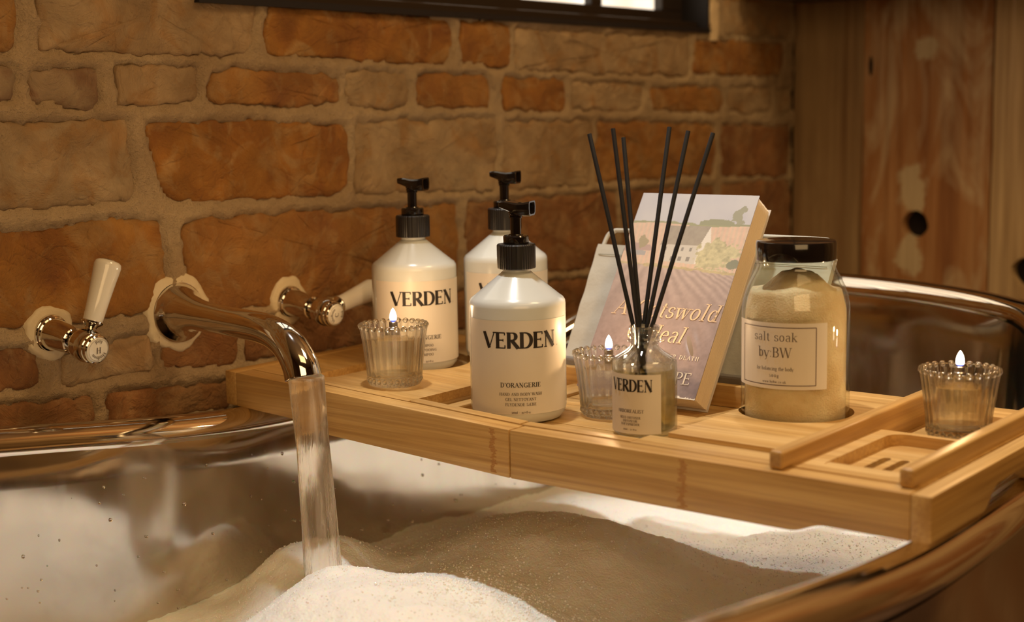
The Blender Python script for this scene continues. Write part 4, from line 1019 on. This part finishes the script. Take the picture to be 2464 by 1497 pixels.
for s, y1, y0, wd in (('ARBOREALIST', 987, 995, .0215), ('REED DIFFUSER', 1004, 1009.5, .0165), ('DIFFUSEUR', 1012, 1017.5, .0115), ('DUFTSPREDER', 1020, 1025.5, .0150), ('100ml — 3.4 fl oz', 1033, 1037, .011)):
    put_text('product_lettering', s, zz(y1)-zz(y0), cylmap(DC, DR+.0006, aD, zz(y0)), M_INKG, lab, width=wd, weight=.18, serif=.14)
dd = C0.dot(CF)
reeds = [((1418, 322), (1524, 785), .004, 'leftmost black reed in the diffuser, leaning furthest left'), ((1475, 309), (1535, 785), -.006, 'second black reed from the left, one of the two upright left ones'),
         ((1500, 331), (1541, 785), .010, 'third black reed from the left, shortest looking of the fan'), ((1611, 306), (1549, 785), .012, 'fourth black reed from the left, nearly upright and tallest'),
         ((1656, 315), (1557, 785), .002, 'fifth black reed from the left in the diffuser'), ((1716, 320), (1569, 785), -.008, 'rightmost black reed in the diffuser, leaning furthest right')]
for (tx, ty), (nx, ny), dof, lb in reeds:
    p1 = atd(tx, ty, dd+dof*1.2); p2 = atd(nx, ny, dd+dof*.35); d = (p2-p1).normalized()
    # run on to the bottle floor or its wall
    T = 0; p = p2.copy()
    while p.z > DZ+.0062 and math.hypot(p.x-DC[0], p.y-DC[1]) < DR-.0040: p += d*.0005
    a, u, v = basis(p1-p)
    V, Fc = lathe([(0, 0), (.0016, 0), (.0017, .0004), (.0017, (p1-p).length-.0004), (.0016, (p1-p).length), (0, (p1-p).length)], 14, p, ax=(a, u, v))
    tag(mk('diffuser_reed', V, Fc, M_REED, None, org=p, smooth=40), lb, 'reed', 'black reeds fanned out of the diffuser bottle')

# ================================================================== BOOK
LB = math.radians(56.5); lv = Vector((math.cos(LB), 0, math.sin(LB))); nv = Vector((math.sin(LB), 0, -math.cos(LB))); wv = Vector((0, 1, 0))
P0 = Vector((.9322, .5706, -.2235)); BW_, BH, BT = .1125, .183, .0235
bk = thing('paperback_book', P0, 'thick paperback with a countryside and lavender cover, propped against the book rest', 'book')
def bp(u, v, w_=0): return P0+wv*(BW_*(1-u))+lv*(BH*v)+nv*w_     # u 0 left..1 right, v up, w_ depth behind the cover
def slab(u0, u1, v0, v1, w0, w1): 
    V = [bp(u, v, w_) for u in (u0, u1) for v in (v0, v1) for w_ in (w0, w1)]
    return V, [(0, 1, 3, 2), (4, 6, 7, 5), (0, 4, 5, 1), (2, 3, 7, 6), (0, 2, 6, 4), (1, 5, 7, 3)]
mk('page_block', *slab(.012, .985, .010, .988, .0006, BT-.0005), M_PAGES, bk, label='cream page block')
mk('back_cover', *slab(0, 1, 0, 1, BT-.0004, BT), pbr('book_card', (.55, .50, .46), .45), bk)
mk('spine', *slab(-.004, .004, 0, 1, 0, BT), pbr('book_spine', (.35, .28, .34), .4), bk)
V, Fc = [], []
for k in range(14):       # a few pages standing proud of the block
    v_ = slab(.0, .992+.004*random.random(), .006, .990, .0012+k*.0014, .0014+k*.0014); V, Fc = merge((V, Fc), v_)
mk('loose_pages', V, Fc, M_PAGES, bk, kind='stuff')
# printed picture: painted numerically as flat print
W_, H_ = 200, 320
U, Vv = np.meshgrid(np.linspace(0, 1, W_), np.linspace(0, 1, H_))
def nz(U, V, s, seed=0, o=4):
    r = np.zeros(U.shape); a = 1; rg = np.random.default_rng(seed)
    for k in range(o):
        n = int(s*2**k)+2; g = rg.random((n+1, n+1)); x = np.mod(U, 1.0001)*n*.999; y = np.mod(V, 1.0001)*n*.999; i = x.astype(int); j = y.astype(int); fx = x-i; fy = y-j
        fx = fx*fx*(3-2*fx); fy = fy*fy*(3-2*fy); i1 = np.minimum(i+1, n); j1 = np.minimum(j+1, n)
        r += a*((g[j, i]*(1-fx)+g[j, i1]*fx)*(1-fy)+(g[j1, i]*(1-fx)+g[j1, i1]*fx)*fy-.5); a *= .5
    return r
IMG = np.zeros((H_, W_, 3))
def paint(mask, col): IMG[mask] = col if not hasattr(col, 'shape') or col.ndim == 1 else col[mask]
n1 = nz(U, Vv*1.6, 3, 1); n2 = nz(U, Vv*1.6, 14, 2); n3 = nz(U, Vv*1.6, 40, 3)
sky = np.stack([.50+.10*n1, .51+.09*n1, .57+.05*n1], -1); IMG[:] = sky
hor = .845+.006*np.sin(U*7)
fld = np.stack([.62+.06*n3+.04*np.sin(U*160+Vv*20), .47+.05*n3, .38+.03*n3], -1)
paint(Vv < hor, fld)
hedge = (Vv < hor+.004+.010*np.clip(nz(U, U*0+.3, 30, 5), -.2, 1)) & (Vv > hor-.006); paint(hedge, np.array([.30, .32, .20]))
tree = ((np.hypot((U-.88)/.085, (Vv-.895)/.052)+n2*.9+n3*.7) < .85) | ((np.abs(U-.90) < .014+.06*np.clip(.88-Vv, 0, 1)) & (Vv < .90) & (Vv > .84)); paint(tree & (Vv > .842), np.array([.30, .31, .24]))
bank = ((Vv-.850) < .022*np.clip(np.sin(U*9-4.6)+n2*1.3, 0, 1)) & (U > .58) & (Vv > .842); paint(bank, np.array([.27, .29, .20]))
# barn: roof, wall, gable, windows
def inpoly(P):
    m = np.zeros(U.shape, bool); P = np.array(P)
    for a, b in zip(P, np.roll(P, -1, 0)):
        if a[1] == b[1]: continue
        m ^= ((a[1] > Vv) != (b[1] > Vv)) & (U < (b[0]-a[0])*(Vv-a[1])/(b[1]-a[1])+a[0])
    return m
paint(inpoly([(.334, .832), (.686, .836), (.640, .735), (.300, .732)]), np.stack([.33+.04*n3, .30+.04*n3, .26+.03*n3], -1))
paint(inpoly([(.305, .733), (.640, .736), (.640, .640), (.330, .650)]), np.array([.56, .54, .50]))
paint(inpoly([(.686, .836), (.640, .736), (.640, .640), (.74, .66), (.735, .735)]), np.array([.70, .68, .64]))
for wu in (.36, .44, .505, .575):
    paint((np.abs(U-wu) < .011) & (np.abs(Vv-.714) < .010), np.array([.25, .24, .23]))
    paint((np.abs(U-wu-.0) < .013) & (np.abs(Vv-.664) < .010), np.array([.25, .24, .23]))
paint(inpoly([(0, .742), (.22, .728), (.26, .700), (0, .69)]), np.array([.42, .31, .30])); paint(inpoly([(.05, .70), (.20, .695), (.20, .672), (.05, .675)]), np.array([.36, .36, .38]))
paint((np.hypot((U-.145)/.07, (Vv-.745)/.038)+n2*.9) < .8, np.array([.34, .30, .20]))
bush = (np.hypot((U-.80)/.20, (Vv-.685)/.070)+n2*.7+n3*.4) < .95; paint(bush, np.stack([.50+.22*n3, .47+.20*n3, .30+.12*n3], -1))
paint((np.hypot((U-.97)/.07, (Vv-.65)/.03)+n2*.4) < .9, np.array([.22, .24, .18]))
edge = .640-.03*U+.010*n2
paint((Vv < edge) & (Vv > edge-.022), np.stack([.47+.1*n3, .40+.1*n3, .24+.05*n3], -1))
t_ = np.clip((edge-.012-Vv)/.62, 0, 1)
lav = np.stack([.44-.30*t_**.7+.05*n3, .355-.255*t_**.7+.04*n3, .335-.215*t_**.7+.04*n3], -1)
rw = np.sin(((U-.25)/(.12+1.1*np.clip(edge-Vv+.02, 0, 1)))*14+n1*1.2)
lav *= (1+.14*np.clip(rw, -1, 1)*np.clip(1-t_*1.3, 0, 1))[..., None]
paint(Vv < edge-.012-.003*n3, lav)
IMG[:] = np.clip(IMG*.9+np.array([.055, .05, .048]), .01, 1)
wear = (Vv < .006+.006*np.clip(nz(U, U*0, 50, 9), 0, 1)*2) & (U > .3); paint(wear, np.array([.75, .70, .62]))
V = [bp(U[j, i], Vv[j, i], -.0004+(.0012*math.exp(-((U[j, i]-.83)**2+(Vv[j, i]-.25)**2)/.004)*.5*math.sin((U[j, i]+Vv[j, i])*60))) for j in range(H_) for i in range(W_)]
Fc = [(j*W_+i, j*W_+i+1, (j+1)*W_+i+1, (j+1)*W_+i) for j in range(H_-1) for i in range(W_-1)]
n0 = len(V); V2, F2 = slab(0, 1, 0, 1, -.0002, .0003); V, Fc = merge((V, Fc), (V2, F2))
tm, N_, L_, b_ = newmat('book_cover_print'); at = N_.new('ShaderNodeAttribute'); at.attribute_name = 'print'
L_.new(at.outputs['Color'], b_.inputs['Base Color']); b_.inputs['Roughness'].default_value = .34; b_.inputs['Coat Weight'].default_value = .3; b_.inputs['Coat Roughness'].default_value = .25
cov = mk('front_cover', V, Fc, tm, bk, smooth='all', label='printed cover with sky, barn and lavender field')
ca = cov.data.color_attributes.new('print', 'FLOAT_COLOR', 'POINT')
arr = np.ones((len(cov.data.vertices), 4)); arr[:n0, :3] = IMG.reshape(-1, 3); arr[n0:, :3] = (.4, .36, .38); ca.data.foreach_set('color', arr.ravel())
M_TITLE = pbr('title_print', (.66, .50, .33), .5); M_AUTH = pbr('author_print', (.70, .62, .50), .5)
def cover_text(nm, s, u0, v0, cap, width, m, weight=.13, slant=.0, center=False, **kw):
    V, Fc = text_shapes(s, cap, width=width, weight=weight, slant=slant, center=center, **kw)
    mk(nm, [bp(u0+x/BW_, v0+y/BH, -.0010) for x, y in V], Fc, m, cov)
cover_text('title_lettering', 'A Cotswold', .095, .368, .0150, .0985, M_TITLE, .115, .22)
cover_text('title_lettering', 'Ordeal', .268, .252, .0145, .0545, M_TITLE, .115, .22)
cover_text('subtitle_lettering', 'AFTER DEATH', .60, .178, .0034, .0375, M_AUTH, .15)
cover_text('author_lettering', 'REBECCA TOPE', .085, .064, .0100, .0940, M_AUTH, .13)

# ================================================================== SALT JAR
JC = (.9460, .4920); JZ = FLZ; C0 = Vector((JC[0], JC[1], JZ)); JR = .0398
jar = thing('salt_jar', C0, 'large glass jar of pale bath salts with a black lid, standing in the round hole', 'jar')
outp = [(.0, .0025), (.030, .0015), (.0345, .0), (.0378, .0022), (.0394, .0060), (JR, .0110), (JR, .0850), (.0394, .0920), (.0380, .0990), (.0356, .1065), (.0326, .1130), (.0300, .1175), (.0288, .1205), (.0284, .1225), (.0290, .1238), (.0292, .1250), (.0280, .1262), (.0276, .1275), (.0276, .1360)]
inp = [(r-.0026, z) for r, z in outp[::-1] if z > .0062]+[(.034, .0052), (0, .0046)]
V, Fc = lathe(outp+inp, 80, C0); mk('glass_jar', V, Fc, M_GLASSJ, jar, smooth=40)
prof = [(0, .0050), (.0335, .0054), (.0367, .0080), (.0369, .0120), (.0369, .0845), (.0365, .0900), (.0352, .0960), (.0340, .1010)]
nr = 80; V, Fc = lathe(prof, nr, C0); Fc.pop() if len(Fc[-1]) == nr else None
base = (len(prof)-1)*nr
for f in (1., .96, .9, .82, .72, .6, .48, .36, .24, .12):
    for k in range(nr):
        t = 2*PI*k/nr; x, y = .0332*f*math.cos(t), .0332*f*math.sin(t); sx = x*RT.x+y*RT.y
        h = .1040+.0150*math.exp(-((sx-.002)/.021)**4)*(1-f*f*.9)+.0020*sx/.034*(1-f)+.0016*noise.noise((x*120, y*120, 2))
        V.append(C0+Vector((x, y, h)))
V.append(C0+Vector((0, 0, .1190))); m = (len(V)-1-base)//nr
for j in range(m-1):
    for k in range(nr): k2 = (k+1) % nr; a = base+j*nr; Fc.append((a+k, a+k2, a+nr+k2, a+nr+k))
a = base+(m-1)*nr
for k in range(nr): Fc.append((a+k, a+(k+1) % nr, len(V)-1))
mk('bath_salt', V, Fc, M_SALT, jar, smooth='all', kind='stuff', label='pale pinkish granular bath salt heaped inside')
V, Fc = lathe([(0, .1366), (.0270, .1366), (.0270, .1262), (.0292, .1262), (.0295, .1270), (.0295, .1385), (.0290, .1398), (.0280, .1402), (.0, .1402)], 80, C0); mk('black_lid', V, Fc, M_BLACKG, jar, smooth=30)
aJ = math.radians(-22); zz = lambda py: zf(JC, JR, py)
lab = mk('label', *label_patch(JC, JR+.0003, aJ, math.radians(56), zz(939), zz(779)), M_LABEL, jar, smooth='all', label='cream square label with a thin dark border')
f0 = cylmap(JC, JR+.0006, aJ, 0)
zt_, zb_, hw = zz(790), zz(929), math.radians(44)*JR
V, Fc = [], []
def strip(P, w_):
    b = len(V)
    for i, p in enumerate(P):
        a_, c_ = P[max(0, i-1)], P[min(len(P)-1, i+1)]; dx, dy = c_[0]-a_[0], c_[1]-a_[1]; l = math.hypot(dx, dy)
        for s in (1, -1): V.append(f0(p[0]-dy/l*w_*s, p[1]+dx/l*w_*s))
    for i in range(len(P)-1): Fc.append((b+2*i, b+2*i+1, b+2*i+3, b+2*i+2))
for zc in (zt_, zb_): strip([(-hw+2*hw*k/24, zc) for k in range(25)], .00028)
for xc in (-hw, hw): strip([(xc, zb_+(zt_-zb_)*k/4) for k in range(5)], .00028)
mk('label_border', V, Fc, pbr('brown_ink', (.10, .05, .04), .5), lab)
for s, y1, y0, wd, wt in (('salt soak', 801, 823, .0335, .10), ('by:BW', 838, 862, .0255, .12), ('for balancing the body', 885, 894, .0290, .13), ('500g', 902, 910, .0075, .14), ('www.bybw.co.uk', 918, 924, .0180, .15)):
    put_text('label_lettering', s, zz(y1)-zz(y0), cylmap(JC, JR+.0006, aJ, zz(y0)), M_INKG, lab, width=wd, weight=wt, serif=.12)

# ================================================================== TAPS AND SPOUT
_a = Vector((0, -1, -.13)).normalized(); AX = (_a, Vector((1, 0, 0)), Vector((0, -_a.z, _a.y)) * -1)
def seal(P, r0, r1, thick, parent, seed):
    n = 56; V = []; Fc = []
    for k in range(n):
        t = 2*PI*k/n; o = r1*(1+.16*noise.noise((math.cos(t)*1.6+seed, math.sin(t)*1.6, seed))+.05*noise.noise((math.cos(t)*7, math.sin(t)*7, seed)))
        d = Vector((math.cos(t), 0, math.sin(t)))
        V += [P+d*o+Vector((0, .004, 0)), P+d*(o*.95)+Vector((0, -thick*.6, 0)), P+d*((o+r0)/2)+Vector((0, -thick-.001*noise.noise((t*3, seed, 0)), 0)), P+d*(r0*.98)+Vector((0, -thick, 0))]
    for k in range(n):
        a, b = k*4, ((k+1) % n)*4
        for j in range(3): Fc.append((a+j, b+j, b+j+1, a+j+1))
    mk('sealant_ring', V, Fc, M_SEAL, parent, smooth='all', label='rough cream sealant around the base')
def tap(name, px, py, lev, label, txt, seed):
    P = aty(px, py, WY); t = thing(name, P, label, 'tap'); 
    prof = [(0, -.004), (.0150, -.004), (.0150, .0030), (.0146, .0040), (.0140, .0044), (.0142, .0056), (.0138, .0066), (.0128, .0074), (.0112, .0220), (.0100, .0300), (.0098, .0310), (.0104, .0318), (.0104, .0334), (.0094, .0342), (.0072, .0344), (.0066, .0330), (0, .0330)]
    V, Fc = lathe(prof, 56, P, ax=AX); mk('wall_collar', V, Fc, M_CHROME, t, smooth=25)
    V, Fc = lathe([(.0045, .0320), (.0045, .0352), (.0052, .0356), (.0052, .0366), (.0040, .0370), (.0040, .040)], 32, P, ax=AX); mk('spindle', V, Fc, M_CHROME, t, smooth=30)
    prof = [(0, .0384), (.0060, .0386), (.0096, .0400), (.0118, .0424), (.0128, .0460), (.0129, .0500), (.0126, .0535), (.0116, .0556), (.0118, .0566), (.0120, .0580), (.0117, .0592), (.0110, .0598), (.0112, .0612), (.0110, .0632), (.0100, .0640), (.0098, .0636), (0, .0634)]
    V, Fc = lathe(prof, 56, P, ax=AX); body = mk('handle_body', V, Fc, M_CHROME, t, smooth=25)
    V, Fc = lathe([(0, .0650), (.0080, .0648), (.0094, .0642), (.0097, .0634)], 48, P, ax=AX); disc = mk('index_disc', V, Fc, M_PORC, body, smooth='all', label='cream enamel index disc')
    L = Vector((lev[0], lev[2], lev[1])).normalized(); Cb = P+AX[0]*.0490; a, u, v = basis(L)
    V, Fc = lathe([(.0070, .0115), (.0048, .0128), (.0044, .0140), (.0056, .0158), (.0078, .0172), (.0084, .0180), (.0082, .0192), (.0074, .0198), (0, .0198)], 40, Cb, ax=(a, u, v)); mk('lever_neck', V, Fc, M_CHROME, t, smooth=30)
    V, Fc = lathe([(0, .0190), (.0072, .0190), (.0075, .0200), (.0084, .0350), (.0096, .0520), (.0104, .0610), (.0106, .0640), (.0101, .0664), (.0086, .0678), (0, .0680)], 48, Cb, ax=(a, u, v)); lv_ = mk('lever', V, Fc, M_PORC, t, smooth='all', label='tapered white porcelain lever')
    V, Fc = lathe([(.0, .0676), (.0062, .0676), (.0066, .0682), (.0062, .0688), (.0048, .0688), (.0044, .0683), (0, .0683)], 32, Cb, ax=(a, u, v)); mk('end_cap', V, Fc, M_CHROME, lv_, smooth=30)
    seal(P, .0145, .0225, .0026, t, seed)
    # enamel lettering on the disc
    tt = math.radians(seed*0); c_, s_ = math.cos(txt[1]), math.sin(txt[1])
    fl = lambda u_, v_: P+AX[0]*.0654+AX[1]*(c_*u_-s_*v_)+AX[2]*(s_*u_+c_*v_)
    V, Fc = text_shapes(txt[0], .0046, weight=.17, serif=.14); V = [fl(x, y-.0020) for x, y in V]
    def arc(s, rad, flip):
        V2, F2 = text_shapes(s, .0026, weight=.17, track=.10, serif=.1); out = []
        for x, y in V2:
            an = x/rad
            if flip: out.append(fl((rad-y-.0)*math.sin(an), -(rad-y)*math.cos(an)))
            else: out.append(fl((rad+y)*math.sin(an), (rad+y)*math.cos(an)))
        return out, F2
    r1_ = arc('Hudson', .0051, False); r2_ = arc('Reed', .0078, True)
    V, Fc = merge((V, Fc), r1_, r2_); mk('disc_lettering', V, Fc, M_INKG, disc)
    V, Fc = lathe([(.0084, .0651), (.0086, .0651)], 48, P, ax=AX); mk('disc_ring', V, [f for f in Fc if len(f) == 4], M_INKG, disc)
    return t
tap('hot_tap', 118, 800, (.37, .93, .0), 'chrome hot tap with an upright white porcelain lever, left of the spout', ('H', math.radians(180)), 3)
tap('cold_tap', 692, 724, (.66, .13, .03), 'chrome cold tap with its white lever turned sideways, right of the spout', ('C', math.radians(90)), 5)
PW = aty(425, 752, WY); sp = thing('wall_spout', PW, 'curved chrome bath spout on the brick wall, pouring water', 'spout')
dh = Vector((-.020, -.1825, 0)).normalized()
key = [(-.004, 0, .0268), (.0, 0, .0268), (.0030, .0, .0262), (.008, .0004, .0232), (.015, .0008, .0190), (.024, .0010, .0156), (.036, .0006, .0134), (.055, .0, .0124), (.080, -.0005, .0120), (.105, -.0010, .0121), (.125, -.0018, .0124), (.142, -.0042, .0128), (.156, -.0095, .0132), (.167, -.0175, .0137), (.1745, -.0270, .0142), (.1775, -.0355, .0146)]
pp = catmull([PW+dh*s+Vector((0, 0, z)) for s, z, r in key], 4); rr_ = [x.x for x in catmull([(r, 0, 0) for s, z, r in key], 4)]
V, Fc = tube(pp, rr_, 48, cap=False); Fc.append(tuple(range(48)))
# lip and dark bore
n = 48; last = len(V)-n; cen = sum((V[last+k] for k in range(n)), Vector())/n; tdir = (pp[-1]-pp[-2]).normalized()
for f, o in ((.985, .0006), (.90, .0004), (.88, -.012)):
    s_ = len(V)
    for k in range(n): V.append(cen+(V[last+k]-cen)*f+tdir*o)
    for k in range(n): k2 = (k+1) % n; Fc.append((s_-n+k, s_-n+k2, s_+k2, s_+k))
Fc.append(tuple(len(V)-n+k for k in range(n)))
mk('spout_tube', V, Fc, M_CHROME, sp, smooth='all')
seal(PW, .0262, .0345, .0022, sp, 8)
# ------------------------------------------------------------------ running water
tipc = cen+Vector((0, 0, .001)); V = []; Fc = []; n = 72; m = 60
for j in range(m+1):
    h = .158*j/m; c_ = tipc+dh*(.0035+.013*(h/.158)**.8)+Vector((0, 0, -h))
    sc = (1-.12*min(1, h/.05)+.10*(h/.158)); 
    for k in range(n):
        t = 2*PI*k/n; d = Vector((math.cos(t), math.sin(t), 0))
        w1 = noise.noise((math.cos(t)*2.6, math.sin(t)*2.6, h*9)); w2 = noise.noise((math.cos(t)*9, math.sin(t)*9, h*14))
        r = .0140*sc*(1+min(1, h/.02)*(.13*w1+.05*w2)); V.append(c_+d*r)
for j in range(m):
    for k in range(n): k2 = (k+1) % n; Fc.append((j*n+k, j*n+k2, (j+1)*n+k2, (j+1)*n+k))
Fc.append(tuple(range(n))); Fc.append(tuple(m*n+k for k in range(n)))
ws = mk('water_stream', V, Fc, M_STREAM, None, org=tipc, smooth='all')
tag(ws, 'stream of running water falling from the spout into the bath', 'water', kind='stuff')
